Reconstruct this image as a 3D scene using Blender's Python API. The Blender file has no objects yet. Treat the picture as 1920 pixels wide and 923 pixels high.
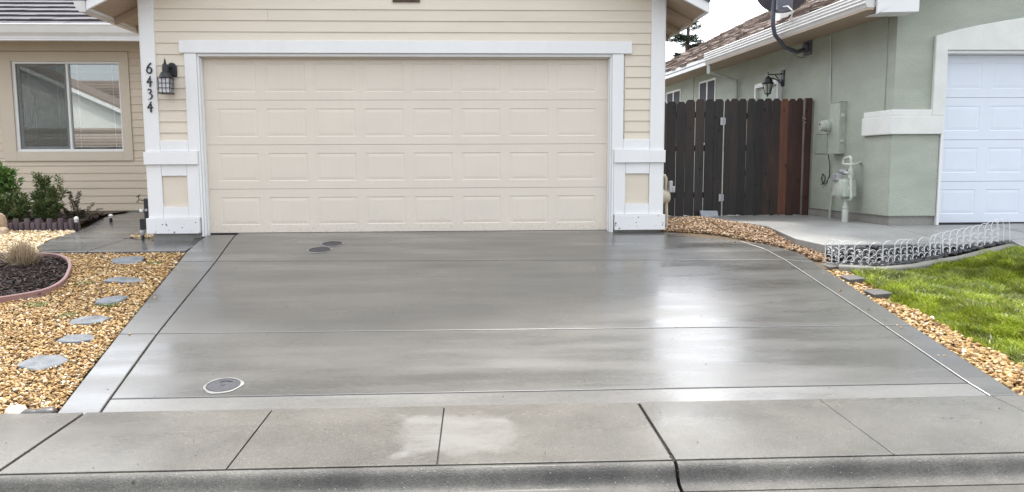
import bpy, math, random
import numpy as np
from mathutils import Vector, Matrix, Euler
random.seed(7); rng = np.random.default_rng(7)
SC = bpy.context.scene; COL = SC.collection
R = math.radians

# ------------------------------------------------------------------ camera, light, exposure
cam = bpy.data.cameras.new('camera'); cob = bpy.data.objects.new('camera', cam); COL.objects.link(cob)
cam.sensor_fit = 'HORIZONTAL'; cam.sensor_width = 36.0; cam.lens = 36.0*1450/1920
cam.clip_start = .05; cam.clip_end = 3000
cyaw, cpit, crol = .0447454, -.105745, .0044521
fw = Vector((math.sin(cyaw)*math.cos(cpit), math.cos(cyaw)*math.cos(cpit), math.sin(cpit)))
rt = Vector((math.cos(cyaw), -math.sin(cyaw), 0)); up = rt.cross(fw)
r2 = rt*math.cos(crol)-up*math.sin(crol); u2 = up*math.cos(crol)+rt*math.sin(crol)
M = Matrix((r2, u2, -fw)).transposed().to_4x4(); M.translation = (.8198, -9.4496, .8244)
cob.matrix_world = M
SC.camera = cob
SUN_EL, SUN_AZ = R(57), R(6)                 # azimuth from +Y towards +X
w = bpy.data.worlds.new('World'); SC.world = w; w.use_nodes = True
nt = w.node_tree; bg = nt.nodes['Background']
sky = nt.nodes.new('ShaderNodeTexSky'); sky.sky_type = 'NISHITA'; sky.sun_disc = False
sky.sun_elevation = SUN_EL; sky.sun_rotation = SUN_AZ; sky.air_density = 1.0; sky.dust_density = 4.0; sky.ozone_density = 1.0
tc = nt.nodes.new('ShaderNodeTexCoord'); mp = nt.nodes.new('ShaderNodeMapping'); mp.inputs['Scale'].default_value = (1, 1, 2.2)
nz = nt.nodes.new('ShaderNodeTexNoise'); nz.inputs['Scale'].default_value = 2.2; nz.inputs['Detail'].default_value = 6
cr = nt.nodes.new('ShaderNodeValToRGB')
cr.color_ramp.elements[0].position = .25; cr.color_ramp.elements[0].color = (8.6, 9.0, 9.7, 1)
cr.color_ramp.elements[1].position = .7; cr.color_ramp.elements[1].color = (11.6, 12, 12.5, 1)
mx = nt.nodes.new('ShaderNodeMix'); mx.data_type = 'RGBA'; mx.inputs['Factor'].default_value = .75
nt.links.new(tc.outputs['Generated'], mp.inputs[0]); nt.links.new(mp.outputs[0], nz.inputs['Vector'])
nt.links.new(nz.outputs['Fac'], cr.inputs[0]); nt.links.new(sky.outputs[0], mx.inputs['A'])
# thin cloud is brighter towards the sun behind it (forward scattering)
dt = nt.nodes.new('ShaderNodeVectorMath'); dt.operation = 'DOT_PRODUCT'; nrm = nt.nodes.new('ShaderNodeVectorMath'); nrm.operation = 'NORMALIZE'
dt.inputs[1].default_value = (math.sin(SUN_AZ)*math.cos(SUN_EL), math.cos(SUN_AZ)*math.cos(SUN_EL), math.sin(SUN_EL))
nt.links.new(tc.outputs['Generated'], nrm.inputs[0]); nt.links.new(nrm.outputs[0], dt.inputs[0])
def wm(op, a, b):
    n = nt.nodes.new('ShaderNodeMath'); n.operation = op
    for i, v in enumerate((a, b)):
        if isinstance(v, (int, float)): n.inputs[i].default_value = v
        else: nt.links.new(v, n.inputs[i])
    return n.outputs[0]
lobe = wm('ADD', wm('MULTIPLY', wm('POWER', wm('MAXIMUM', dt.outputs['Value'], 0.0), 1.2), 1.55), .74)
vm = nt.nodes.new('ShaderNodeVectorMath'); vm.operation = 'SCALE'; nt.links.new(cr.outputs[0], vm.inputs[0]); nt.links.new(lobe, vm.inputs['Scale']); nt.links.new(vm.outputs[0], mx.inputs['B'])
nt.links.new(mx.outputs['Result'], bg.inputs['Color']); bg.inputs['Strength'].default_value = .12
sl = bpy.data.lights.new('sun', 'SUN'); so = bpy.data.objects.new('sun', sl); COL.objects.link(so)
sl.energy = 2.0; sl.angle = R(7); sl.color = (1, .95, .86)
sd = Vector((math.sin(SUN_AZ)*math.cos(SUN_EL), math.cos(SUN_AZ)*math.cos(SUN_EL), math.sin(SUN_EL)))
so.rotation_euler = sd.to_track_quat('Z', 'Y').to_euler(); so.location = sd*60
vs = SC.view_settings; vs.view_transform = 'Standard'; vs.look = 'None'; vs.exposure = 0.80; vs.gamma = 1

# ------------------------------------------------------------------ helpers
WL = {}
def wl(o): return WL.get(o.name, Vector((0, 0, 0)))
def tag(o, label=None, cat=None, group=None, kind=None):
    if label: o['label'] = label
    if cat: o['category'] = cat
    if group: o['group'] = group
    if kind: o['kind'] = kind
    return o
def empty(name, loc, label=None, cat=None, group=None, kind=None):
    o = bpy.data.objects.new(name, None); COL.objects.link(o); o.location = loc; o.empty_display_size = .1
    WL[o.name] = Vector(loc); return tag(o, label, cat, group, kind)
def link(name, me, parent=None, loc=None):
    o = bpy.data.objects.new(name, me); COL.objects.link(o)
    base = wl(parent) if parent else Vector((0, 0, 0))
    if parent: o.parent = parent
    L = Vector(loc) if loc is not None else (base if parent else Vector((0, 0, 0)))
    o.location = L-base; WL[o.name] = L
    return o
class MB:
    def __init__(s): s.v = []; s.f = []
    def add(s, vs, fs):
        n = len(s.v); s.v += [tuple(p) for p in vs]; s.f += [tuple(i+n for i in f) for f in fs]; return s
    def box(s, x0, x1, y0, y1, z0, z1):
        return s.add([(x0,y0,z0),(x1,y0,z0),(x1,y1,z0),(x0,y1,z0),(x0,y0,z1),(x1,y0,z1),(x1,y1,z1),(x0,y1,z1)],
            [(0,3,2,1),(4,5,6,7),(0,1,5,4),(1,2,6,5),(2,3,7,6),(3,0,4,7)])
    def hexa(s, b, t):       # 4 bottom, 4 top points, ccw from above
        return s.add(list(b)+list(t), [(0,3,2,1),(4,5,6,7),(0,1,5,4),(1,2,6,5),(2,3,7,6),(3,0,4,7)])
    def prism(s, pts, d):    # planar polygon extruded by vector d
        n = len(pts); d = Vector(d); P = [Vector(p) for p in pts]
        nrm = Vector((0,0,0))
        for i in range(n): nrm += (P[i]-P[0]).cross(P[(i+1) % n]-P[0])
        if nrm.dot(d) > 0: P = P[::-1]
        return s.add(P+[p+d for p in P], [tuple(range(n)), tuple(range(2*n-1, n-1, -1))]+[(i, i+n, (i+1) % n+n, (i+1) % n) for i in range(n)])
    def tube(s, pts, r, n=8, cap=True):
        P = [Vector(p) for p in pts]; rs = r if isinstance(r, (list, tuple)) else [r]*len(P)
        b = len(s.v); ref = None
        for i, p in enumerate(P):
            t = (P[min(i+1, len(P)-1)]-P[max(i-1, 0)]).normalized()
            if ref is None: ref = t.cross(Vector((0,0,1)) if abs(t.z) < .9 else Vector((1,0,0))).normalized()
            ref = (ref-t*ref.dot(t)).normalized(); bi = t.cross(ref)
            for k in range(n):
                a = 2*math.pi*k/n; s.v.append(tuple(p+(ref*math.cos(a)+bi*math.sin(a))*rs[i]))
        for i in range(len(P)-1):
            for k in range(n):
                a = b+i*n+k; c = b+i*n+(k+1) % n; s.f.append((a, c, c+n, a+n))
        if cap:
            s.f.append(tuple(b+k for k in range(n-1, -1, -1))); e = b+(len(P)-1)*n; s.f.append(tuple(e+k for k in range(n)))
        return s
    def lathe(s, prof, c, n=16, ax=None):   # prof [(r,h)], axis ax
        c = Vector(c); ax = Vector(ax or (0,0,1)).normalized()
        u = ax.cross(Vector((0,0,1)) if abs(ax.z) < .9 else Vector((1,0,0))).normalized(); q = ax.cross(u); b = len(s.v)
        for r, h in prof:
            for k in range(n):
                a = 2*math.pi*k/n; s.v.append(tuple(c+ax*h+(u*math.cos(a)+q*math.sin(a))*r))
        for i in range(len(prof)-1):
            for k in range(n):
                a = b+i*n+k; d = b+i*n+(k+1) % n; s.f.append((a, d, d+n, a+n))
        s.f.append(tuple(b+k for k in range(n-1, -1, -1))); e = b+(len(prof)-1)*n; s.f.append(tuple(e+k for k in range(n)))
        return s
    def mesh(s, name, m, smooth=False, off=(0,0,0)):
        me = bpy.data.meshes.new(name); o = Vector(off)
        me.from_pydata([tuple(Vector(p)-o) for p in s.v], [], s.f); me.materials.append(m)
        if smooth:
            me.polygons.foreach_set('use_smooth', [True]*len(me.polygons))
            try: me.set_sharp_from_angle(angle=R(40))
            except Exception: pass
        me.update(); return me
    def build(s, name, m, parent=None, smooth=False, loc=None, bevel=0, seg=2):
        L = Vector(loc) if loc is not None else (wl(parent) if parent else Vector((0,0,0)))
        o = link(name, s.mesh(name, m, smooth, L), parent, L)
        if bevel:
            md = o.modifiers.new('bevel', 'BEVEL'); md.width = bevel; md.segments = seg; md.limit_method = 'ANGLE'; md.angle_limit = R(35)
        return o
def npmesh(name, V, F, m, smooth=False):     # V (n,3) F (k,m)
    me = bpy.data.meshes.new(name); k = F.shape[1]
    me.vertices.add(len(V)); me.vertices.foreach_set('co', np.ascontiguousarray(V, dtype=np.float32).ravel())
    me.loops.add(F.size); me.loops.foreach_set('vertex_index', np.ascontiguousarray(F, dtype=np.int32).ravel())
    me.polygons.add(len(F)); me.polygons.foreach_set('loop_start', np.arange(0, F.size, k, dtype=np.int32))
    me.polygons.foreach_set('use_smooth', np.full(len(F), smooth))
    me.materials.append(m); me.update(calc_edges=True); me.validate(); return me
def arc(c, r, a0, a1, n, f): return [f(c[0]+r*math.cos(a0+(a1-a0)*i/n), c[1]+r*math.sin(a0+(a1-a0)*i/n)) for i in range(n+1)]

# ------------------------------------------------------------------ materials
def newmat(name):
    m = bpy.data.materials.new(name); m.use_nodes = True; t = m.node_tree; return m, t, t.nodes['Principled BSDF']
def N(t, ty, **kw):
    n = t.nodes.new(ty)
    for k, v in kw.items():
        if k in n.inputs: n.inputs[k].default_value = v
        else: setattr(n, k, v)
    return n
def pos(t, scale=(1,1,1), obj=False):
    if obj: src = N(t, 'ShaderNodeTexCoord').outputs['Object']
    else: src = N(t, 'ShaderNodeNewGeometry').outputs['Position']
    mpn = N(t, 'ShaderNodeMapping'); mpn.inputs['Scale'].default_value = scale; t.links.new(src, mpn.inputs[0]); return mpn.outputs[0]
def noise(t, vec, scale, detail=4, rough=.55):
    n = N(t, 'ShaderNodeTexNoise'); n.inputs['Scale'].default_value = scale; n.inputs['Detail'].default_value = detail; n.inputs['Roughness'].default_value = rough
    t.links.new(vec, n.inputs['Vector']); return n.outputs['Fac']
def ramp(t, fac, stops):
    r = N(t, 'ShaderNodeValToRGB'); e = r.color_ramp.elements
    while len(e) < len(stops): e.new(.5)
    for el, (p, c) in zip(e, stops):
        el.position = p; el.color = tuple(c)+(1,) if isinstance(c, (tuple, list)) else (c, c, c, 1)
    t.links.new(fac, r.inputs[0]); return r.outputs[0]
def mixc(t, fac, a, b, bt='MIX'):
    n = N(t, 'ShaderNodeMix', data_type='RGBA', blend_type=bt)
    for k, v in (('Factor', fac), ('A', a), ('B', b)):
        if isinstance(v, (int, float)): n.inputs[k].default_value = v
        elif isinstance(v, tuple): n.inputs[k].default_value = v+(1,)
        else: t.links.new(v, n.inputs[k])
    return n.outputs['Result']
def math_(t, op, a, b=None):
    n = N(t, 'ShaderNodeMath', operation=op)
    for i, v in enumerate((a, b)):
        if v is None: continue
        if isinstance(v, (int, float)): n.inputs[i].default_value = v
        else: t.links.new(v, n.inputs[i])
    return n.outputs[0]
def bump(t, b, h, strength, dist=.01):
    n = N(t, 'ShaderNodeBump'); n.inputs['Strength'].default_value = strength; n.inputs['Distance'].default_value = dist
    t.links.new(h, n.inputs['Height']); t.links.new(n.outputs[0], b.inputs['Normal']); return n
def plain(name, col, rough=.5, var=.12, vs_=6, bs=0, bscale=60, metal=0, spec=.5, objr=0, stretch=(1,1,1), coat=0, dirt=None):
    m, t, b = newmat(name); v = pos(t, stretch)
    d = tuple(c*(1-var) for c in col); l = tuple(min(1, c*(1+var)) for c in col)
    c = ramp(t, noise(t, v, vs_, 5), [(.3, d), (.7, l)])
    if objr:
        oi = N(t, 'ShaderNodeObjectInfo'); g = ramp(t, oi.outputs['Random'], [(0, 1-objr), (1, 1+objr)]); c = mixc(t, 1.0, c, g, 'MULTIPLY')
    if dirt:       # splashed mud specks and faint run marks
        dz, da, dc = dirt; sp = N(t, 'ShaderNodeSeparateXYZ'); t.links.new(N(t, 'ShaderNodeNewGeometry').outputs['Position'], sp.inputs[0])
        kk = math_(t, 'MULTIPLY', ramp(t, noise(t, pos(t), 55, 4, .7), [(.52, 0.0), (.66, 1.0)]), ramp(t, math_(t, 'DIVIDE', sp.outputs[2], dz*2), [(0, da), (.5, 0.0)]))
        st_ = math_(t, 'MULTIPLY', ramp(t, noise(t, pos(t, (9, 9, .5)), 2.2, 4, .6), [(.5, 0.0), (.75, 1.0)]), .06)
        c = mixc(t, math_(t, 'MAXIMUM', kk, st_), c, dc)
    t.links.new(c, b.inputs['Base Color']); b.inputs['Roughness'].default_value = rough; b.inputs['Metallic'].default_value = metal
    b.inputs['Specular IOR Level'].default_value = spec
    if coat: b.inputs['Coat Weight'].default_value = coat; b.inputs['Coat Roughness'].default_value = .08
    if bs: bump(t, b, noise(t, v, bscale, 4), bs)
    return m
OFF1 = (5.7, 3.3, 0)
def specks(t, c, v0, amt):
    vo = N(t, 'ShaderNodeTexVoronoi'); vo.inputs['Scale'].default_value = 70; t.links.new(v0, vo.inputs['Vector'])
    rnd = N(t, 'ShaderNodeSeparateColor'); t.links.new(vo.outputs['Color'], rnd.inputs[0])
    near = ramp(t, vo.outputs['Distance'], [(.12, 1.0), (.26, 0.0)])
    kd = math_(t, 'MULTIPLY', near, ramp(t, rnd.outputs[0], [(.10, amt), (.11, 0.0)])); kl = math_(t, 'MULTIPLY', near, ramp(t, rnd.outputs[1], [(.92, 0.0), (.93, amt)]))
    return mixc(t, kl, mixc(t, kd, c, (.03, .028, .025)), (.45, .43, .38))
def concrete(name, dark, light, wet=.5, rmin=.12, rmax=.45, streak=(1.0, 3.2, 3), fine=.12, spec=.6, patch=None, objr=.04, film=0, broom=0, off=(0, 0, 0), mott=.35, grain=0):
    m, t, b = newmat(name); v = pos(t, streak); v0 = pos(t)
    n1 = noise(t, v, .6, 4, .5); n2 = noise(t, v0, 35, 5, .7); n3 = noise(t, v0, 2.1, 5, .6)
    c = ramp(t, n1, [(.3, dark), (.72, light)])
    c = mixc(t, mott, c, ramp(t, n3, [(.36, dark), (.64, light)]))
    c = mixc(t, 1, c, ramp(t, n2, [(.25, .82), (.75, 1.16)]), 'MULTIPLY')
    if grain: c = mixc(t, 1, c, ramp(t, noise(t, pos(t, (1, 1.6, 1)), 75, 4, .75), [(.3, 1-grain), (.7, 1+grain)]), 'MULTIPLY')
    if fine > .3: c = specks(t, c, v0, .6)
    oi = N(t, 'ShaderNodeObjectInfo'); c = mixc(t, 1, c, ramp(t, oi.outputs['Random'], [(0, 1-objr), (1, 1+objr)]), 'MULTIPLY')
    vsn = pos(t, (streak[0]*.7, streak[1]*1.3, 1)); vsn.node.inputs['Location'].default_value = off; n4 = noise(t, vsn, .8, 5, .55)
    rg = ramp(t, n4, [(wet-.16, rmin), (wet+.16, rmax)])
    if patch:      # dry patch with its own outline
        x0, x1, y0, y1, dc = patch
        sp = N(t, 'ShaderNodeSeparateXYZ'); t.links.new(N(t, 'ShaderNodeNewGeometry').outputs['Position'], sp.inputs[0])
        wob = math_(t, 'MULTIPLY', math_(t, 'SUBTRACT', noise(t, v0, 7, 5, .65), .5), .30)
        dx = math_(t, 'SUBTRACT', math_(t, 'ABSOLUTE', math_(t, 'SUBTRACT', sp.outputs[0], (x0+x1)/2)), (x1-x0)/2)
        dy = math_(t, 'SUBTRACT', math_(t, 'ABSOLUTE', math_(t, 'SUBTRACT', sp.outputs[1], (y0+y1)/2)), (y1-y0)/2)
        ds = math_(t, 'ADD', math_(t, 'MAXIMUM', dx, dy), wob)
        k = ramp(t, ds, [(-.02, 1.0), (.05, 0.0)]) if False else math_(t, 'MULTIPLY', ramp(t, math_(t, 'ADD', ds, .05), [(0, 1.0), (.075, 0.0)]), ramp(t, noise(t, pos(t, (1, 2.5, 1)), 4, 5, .6), [(.32, .35), (.6, 1.0)]))
        c = mixc(t, math_(t, 'MULTIPLY', k, .75), c, dc); rg = mixc(t, k, rg, (.6, .6, .6))
    t.links.new(c, b.inputs['Base Color']); t.links.new(rg, b.inputs['Roughness']); b.inputs['Specular IOR Level'].default_value = spec
    if film:
        fw_ = ramp(t, n4, [(wet-.14, film), (wet+.26, film*.45)])
        if patch: fw_ = mixc(t, k, fw_, (0.0, 0.0, 0.0))
        t.links.new(fw_, b.inputs['Coat Weight']); b.inputs['Coat IOR'].default_value = 1.5
        t.links.new(ramp(t, n4, [(wet-.2, .12), (wet+.2, .27)]), b.inputs['Coat Roughness'])
    h = math_(t, 'ADD', math_(t, 'MULTIPLY', n2, .5), noise(t, v0, 160, 3))
    if broom: h = math_(t, 'ADD', h, math_(t, 'MULTIPLY', noise(t, pos(t, (3, 90, 3)), 1.0, 3), broom))
    bump(t, b, h, fine, .004); return m
def island(name, stops, rough=.6, spec=.4, trans=0, bs=0, mul=None):
    m, t, b = newmat(name); g = N(t, 'ShaderNodeNewGeometry'); c = ramp(t, g.outputs['Random Per Island'], stops)
    c = mixc(t, 1, c, ramp(t, noise(t, pos(t), 60, 4), [(.3, .78), (.7, 1.18)]), 'MULTIPLY')
    if mul: c = mixc(t, 1, c, ramp(t, noise(t, pos(t), mul[0], 4), [(.35, mul[1]), (.65, mul[2])]), 'MULTIPLY')
    t.links.new(c, b.inputs['Base Color']); b.inputs['Roughness'].default_value = rough; b.inputs['Specular IOR Level'].default_value = spec
    if trans:
        tr = N(t, 'ShaderNodeBsdfTranslucent'); t.links.new(c, tr.inputs['Color']); ms = N(t, 'ShaderNodeMixShader'); ms.inputs[0].default_value = trans
        t.links.new(b.outputs[0], ms.inputs[1]); t.links.new(tr.outputs[0], ms.inputs[2]); t.links.new(ms.outputs[0], t.nodes['Material Output'].inputs['Surface'])
    return m
def chipped(name, col, chip, amt=.695, zmax=.22):
    m, t, b = newmat(name); v = pos(t, (1, 1, 1.2)); n = noise(t, v, 26, 3, .5)
    sp = N(t, 'ShaderNodeSeparateXYZ'); t.links.new(N(t, 'ShaderNodeNewGeometry').outputs['Position'], sp.inputs[0])
    low = ramp(t, sp.outputs[2], [(.0, .055), (zmax, 0.0)])
    k = ramp(t, math_(t, 'ADD', n, low), [(amt, 0.0), (amt+.012, 1.0)])
    base = ramp(t, noise(t, pos(t, (1,1,.5)), 3, 5), [(.3, tuple(c*.93 for c in col)), (.7, col)])
    t.links.new(mixc(t, k, base, chip), b.inputs['Base Color']); b.inputs['Roughness'].default_value = .5
    bump(t, b, math_(t, 'SUBTRACT', noise(t, pos(t, (1, 1, 12)), 30, 3), k), .15, .003); return m
def glassmat(name, tint=(.9,.95,.93), refl=1.0):
    m, t, b = newmat(name); t.nodes.remove(b)
    tr = N(t, 'ShaderNodeBsdfTransparent'); tr.inputs[0].default_value = tint+(1,); gl = N(t, 'ShaderNodeBsdfGlossy'); gl.inputs['Roughness'].default_value = .015
    fr = N(t, 'ShaderNodeFresnel'); fr.inputs[0].default_value = 1.5; ms = N(t, 'ShaderNodeMixShader')
    t.links.new(math_(t, 'MULTIPLY', math_(t, 'ADD', fr.outputs[0], .24), refl), ms.inputs[0]); t.links.new(tr.outputs[0], ms.inputs[1]); t.links.new(gl.outputs[0], ms.inputs[2])
    t.links.new(ms.outputs[0], t.nodes['Material Output'].inputs['Surface'])
    m.use_screen_refraction = False if hasattr(m, 'use_screen_refraction') else None
    return m
def wood(name, cols, rough=.55, objr=.38):
    m, t, b = newmat(name); v = pos(t, (1, 1, .06)); oi = N(t, 'ShaderNodeObjectInfo')
    av = N(t, 'ShaderNodeVectorMath', operation='ADD'); t.links.new(v, av.inputs[0]); t.links.new(math_(t, 'MULTIPLY', oi.outputs['Random'], 40), av.inputs[1])
    g = noise(t, av.outputs[0], 45, 6, .65); s = noise(t, pos(t, (1, 1, .35)), 3.2, 5, .6)
    c = ramp(t, g, [(.3, cols[0]), (.7, cols[1])]); c = mixc(t, ramp(t, s, [(.45, 0.0), (.62, .75)]), c, cols[2])
    kn = N(t, 'ShaderNodeTexVoronoi'); t.links.new(pos(t, (1, 1, .7)), kn.inputs['Vector']); kn.inputs['Scale'].default_value = 6.5
    c = mixc(t, ramp(t, kn.outputs['Distance'], [(.10, .9), (.17, 0.0)]), c, tuple(x*.35 for x in cols[0]))
    c = mixc(t, 1, c, ramp(t, oi.outputs['Random'], [(0, 1-objr), (1, 1+objr)]), 'MULTIPLY')
    t.links.new(c, b.inputs['Base Color']); b.inputs['Roughness'].default_value = rough; bump(t, b, g, .3, .006); return m
WHITE = (.80, .80, .795); CREAM = (.708, .632, .522)
m_white = plain('white_trim_paint', WHITE, .45, .03, 3, .12, 40, stretch=(1, 1, .4), dirt=(.5, .35, (.5, .46, .40)))
m_chip = chipped('chipped_white_paint', WHITE, (.06, .055, .05))
m_cream = plain('cream_siding_paint', CREAM, .5, .035, 4, .14, 55, objr=.02, stretch=(.35, 1, 2))
m_door = plain('cream_garage_door_paint', (.726, .655, .56), .45, .025, 3, .08, 70, stretch=(.5, 1, 1), dirt=(.30, .55, (.42, .36, .29)))
m_tan = plain('tan_trim_paint', (.58, .51, .41), .5, .03, 4)
m_wing = plain('tan_siding_paint', (.60, .51, .40), .5, .04, 4, .12, 55, objr=.02, stretch=(.35, 1, 2))
m_found = concrete('foundation_concrete', (.20, .19, .175), (.34, .33, .31), .5, .5, .8)
m_drive = concrete('wet_driveway_concrete', (.060, .058, .053), (.098, .094, .086), .52, .22, .42, fine=.12, spec=.6, film=.85, broom=1.2, off=OFF1)
m_drive2 = concrete('drier_driveway_concrete', (.125, .121, .113), (.170, .164, .153), .50, .22, .42, fine=.12, spec=.6, film=.45, broom=1.2)
m_walk = concrete('damp_walkway_concrete', (.095, .093, .09), (.155, .15, .145), .55, .14, .36, fine=.1, spec=.6)
m_side = concrete('old_sidewalk_concrete', (.042, .037, .028), (.118, .108, .088), .50, .22, .46, (1, 1.8, 2), 1.0, .6, (.38, 1.0, -5.62, -5.03, (.20, .193, .175)), film=.6, mott=.62, grain=.38)
m_curb = concrete('rough_curb_concrete', (.04, .037, .033), (.135, .126, .108), .50, .32, .6, (1, 1.6, 3), 1.1, .45, film=.06, mott=.75, grain=.42)
m_pad = concrete('dry_pad_concrete', (.19, .188, .182), (.33, .325, .31), .46, .28, .6, (1, 1.6, 2), .12, .5)
m_joint = plain('joint_dirt', (.055, .052, .048), .8, .3, 20)
m_drive3 = concrete('wet_driveway_concrete_lower', (.066, .064, .059), (.104, .100, .092), .52, .22, .42, fine=.12, spec=.6, film=.55, broom=1.2, off=OFF1)
m_ring = concrete('pale_mortar', (.16, .158, .15), (.29, .285, .275), .5, .4, .7)
m_iron = plain('cast_iron', (.045, .045, .055), .45, .3, 40, .4, 90, metal=.3)
m_asph = concrete('wet_asphalt', (.03, .03, .032), (.065, .065, .066), .5, .25, .6, (1, 1, 1), .8)
m_soil = plain('soil', (.10, .075, .05), .9, .3, 12, .5, 40)
m_gsoil = plain('gravel_bed_fines', (.11, .075, .04), .9, .35, 40, .5, 60)
m_turf = plain('turf_base', (.035, .06, .012), .9, .4, 14, .5, 50)
m_ground = plain('far_ground', (.16, .15, .13), .9, .2, .2)
m_gravel = island('golden_gravel', [(0, (.13, .065, .022)), (.2, (.28, .15, .05)), (.42, (.43, .255, .085)), (.64, (.54, .36, .14)), (.8, (.37, .24, .11)), (.93, (.62, .49, .29)), (1, (.74, .68, .56))], .5, .45)
m_gravel2 = island('brown_gravel', [(0, (.09, .048, .022)), (.3, (.25, .135, .06)), (.6, (.38, .24, .12)), (.85, (.30, .19, .11)), (1, (.58, .47, .34))], .5, .45)
m_gravel3 = island('pale_gravel', [(0, (.32, .21, .10)), (.4, (.56, .42, .23)), (.8, (.70, .58, .38)), (1, (.78, .72, .6))], .5, .45)
m_grass = island('lawn_blades', [(0, (.09, .14, .01)), (.35, (.20, .29, .016)), (.7, (.36, .42, .028)), (.9, (.50, .52, .08)), (1, (.58, .54, .24))], .30, .6, .5, mul=(3.2, .42, 1.4))
m_mulch = island('dark_mulch', [(0, (.012, .007, .006)), (.6, (.035, .02, .016)), (1, (.085, .055, .045))], .7, .3)
m_straw = island('dry_straw', [(0, (.22, .16, .10)), (.5, (.40, .31, .21)), (1, (.55, .46, .34))], .6, .3, .25)
m_leafA = island('bright_leaves', [(0, (.06, .13, .028)), (.6, (.12, .22, .05)), (1, (.20, .29, .10))], .4, .5, .3)
m_leafB = island('deep_leaves', [(0, (.06, .10, .035)), (.6, (.125, .18, .062)), (1, (.22, .22, .10))], .5, .4, .25)
m_leafC = island('dark_twig_leaves', [(0, (.02, .022, .015)), (.6, (.045, .05, .03)), (1, (.10, .06, .04))], .5, .4, .2)
m_needle = island('pine_needles', [(0, (.02, .035, .02)), (1, (.05, .075, .04))], .6, .3, .2)
m_bark = plain('bark', (.10, .07, .05), .85, .3, 14, .5, 40)
m_stem = plain('green_brown_stem', (.13, .11, .05), .7, .2, 20)
m_slate = plain('grey_flagstone', (.135, .145, .157), .5, .38, 9, 1.0, 35, stretch=(1, 1, 1))
m_river = plain('black_river_rock', (.014, .0145, .017), .38, .4, 14, .15, 60, objr=.6, spec=.4)
m_tanrock = plain('tan_rock', (.36, .27, .19), .75, .25, 9, .7, 25)
m_palerock = plain('pale_cobble', (.52, .46, .38), .6, .3, 14, .6, 30)
m_darkrock = plain('dark_cobble', (.065, .055, .052), .35, .4, 12, .3, 50)
m_block = plain('grey_paver_block', (.085, .08, .076), .6, .2, 12, .5, 50)
m_kerb = concrete('mossy_kerb', (.13, .125, .10), (.24, .23, .20), .5, .45, .75, (1, 1, 1), .6)
m_border = plain('plum_edging_plastic', (.30, .175, .165), .5, .1, 8)
m_log = plain('plum_log_edging', (.085, .06, .068), .7, .2, 20, .5, 40, objr=.15, stretch=(1, 1, .2))
m_tile = plain('grey_concrete_tile', (.085, .078, .088), .7, .28, 7, .4, 60, objr=.08, stretch=(.4, 1, 1))
m_shake = island('brown_shake_tile', [(0, (.12, .09, .075)), (.5, (.22, .17, .145)), (1, (.34, .28, .245))], .8, .2)
m_soffit = plain('tan_soffit_paint', (.40, .31, .235), .6, .05, 5)
m_stucco = plain('sage_stucco', (.395, .428, .365), .8, .10, 3, .9, 60, stretch=(.6, .6, 1.5), dirt=(.45, .5, (.22, .23, .19)))
m_stucw = plain('white_stucco_trim', (.72, .73, .70), .75, .06, 4, .5, 60, dirt=(.3, .1, (.50, .50, .45)))
m_gutter = plain('white_gutter', (.66, .65, .63), .4, .05, 3)
m_nwhite = plain('white_fascia', (.78, .78, .78), .45, .03, 3)
m_bdoor = plain('white_garage_door_paint', (.70, .75, .83), .45, .02, 4, .06, 60)
m_fence = wood('weathered_dark_fence', ((.010, .009, .0095), (.034, .029, .029), (.040, .026, .020)))
m_fbrown = wood('browned_fence', ((.012, .009, .008), (.040, .027, .023), (.062, .029, .018)), .55, .2)
m_fred = wood('wet_redwood', ((.030, .013, .010), (.070, .027, .019), (.035, .016, .014)), .5, .12)
m_flite = wood('bright_redwood', ((.10, .036, .02), (.19, .075, .04), (.11, .042, .025)), .5, .1)
m_black = plain('black_metal', (.02, .02, .022), .42, .2, 30, .2, 90)
m_num = plain('black_number', (.012, .014, .016), .4, .05, 10)
m_milk = plain('frosted_lamp_glass', (.55, .54, .56), .25, .06, 40)
m_galv = plain('galvanised_metal', (.42, .42, .44), .4, .1, 20, metal=.4)
m_sagem = plain('sage_painted_metal', (.40, .44, .385), .5, .08, 12)
m_sagel = plain('pale_painted_pipe', (.52, .55, .50), .5, .1, 14)
m_tanp = plain('tan_painted_pipe', (.50, .45, .35), .5, .1, 14)
m_dish = plain('slate_dish_paint', (.105, .108, .135), .45, .08, 12)
m_wire = plain('white_wire', (.70, .70, .70), .4, .05, 20)
m_brass = plain('brass_tap', (.25, .20, .16), .4, .2, 30, metal=.7)
m_pvc = plain('white_plastic', (.75, .75, .74), .4, .04, 20)
m_frame = plain('white_window_frame', (.74, .745, .74), .4, .03, 10)
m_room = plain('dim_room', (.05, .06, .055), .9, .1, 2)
m_blind = plain('green_grey_blind', (.22, .27, .24), .6, .04, 5)
m_curt = plain('white_curtain', (.75, .78, .74), .8, .04, 5)
m_glass = glassmat('window_glass')
m_dglass = plain('dark_window_glass', (.055, .05, .065), .6, .1, 3, spec=.12)
m_mglass = plain('meter_glass', (.45, .48, .43), .15, .1, 20, spec=.7)
m_rail = plain('grey_plate', (.34, .36, .40), .6, .08, 8)
m_across = plain('white_house_paint', (.80, .80, .77), .6, .03, 2)

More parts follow.
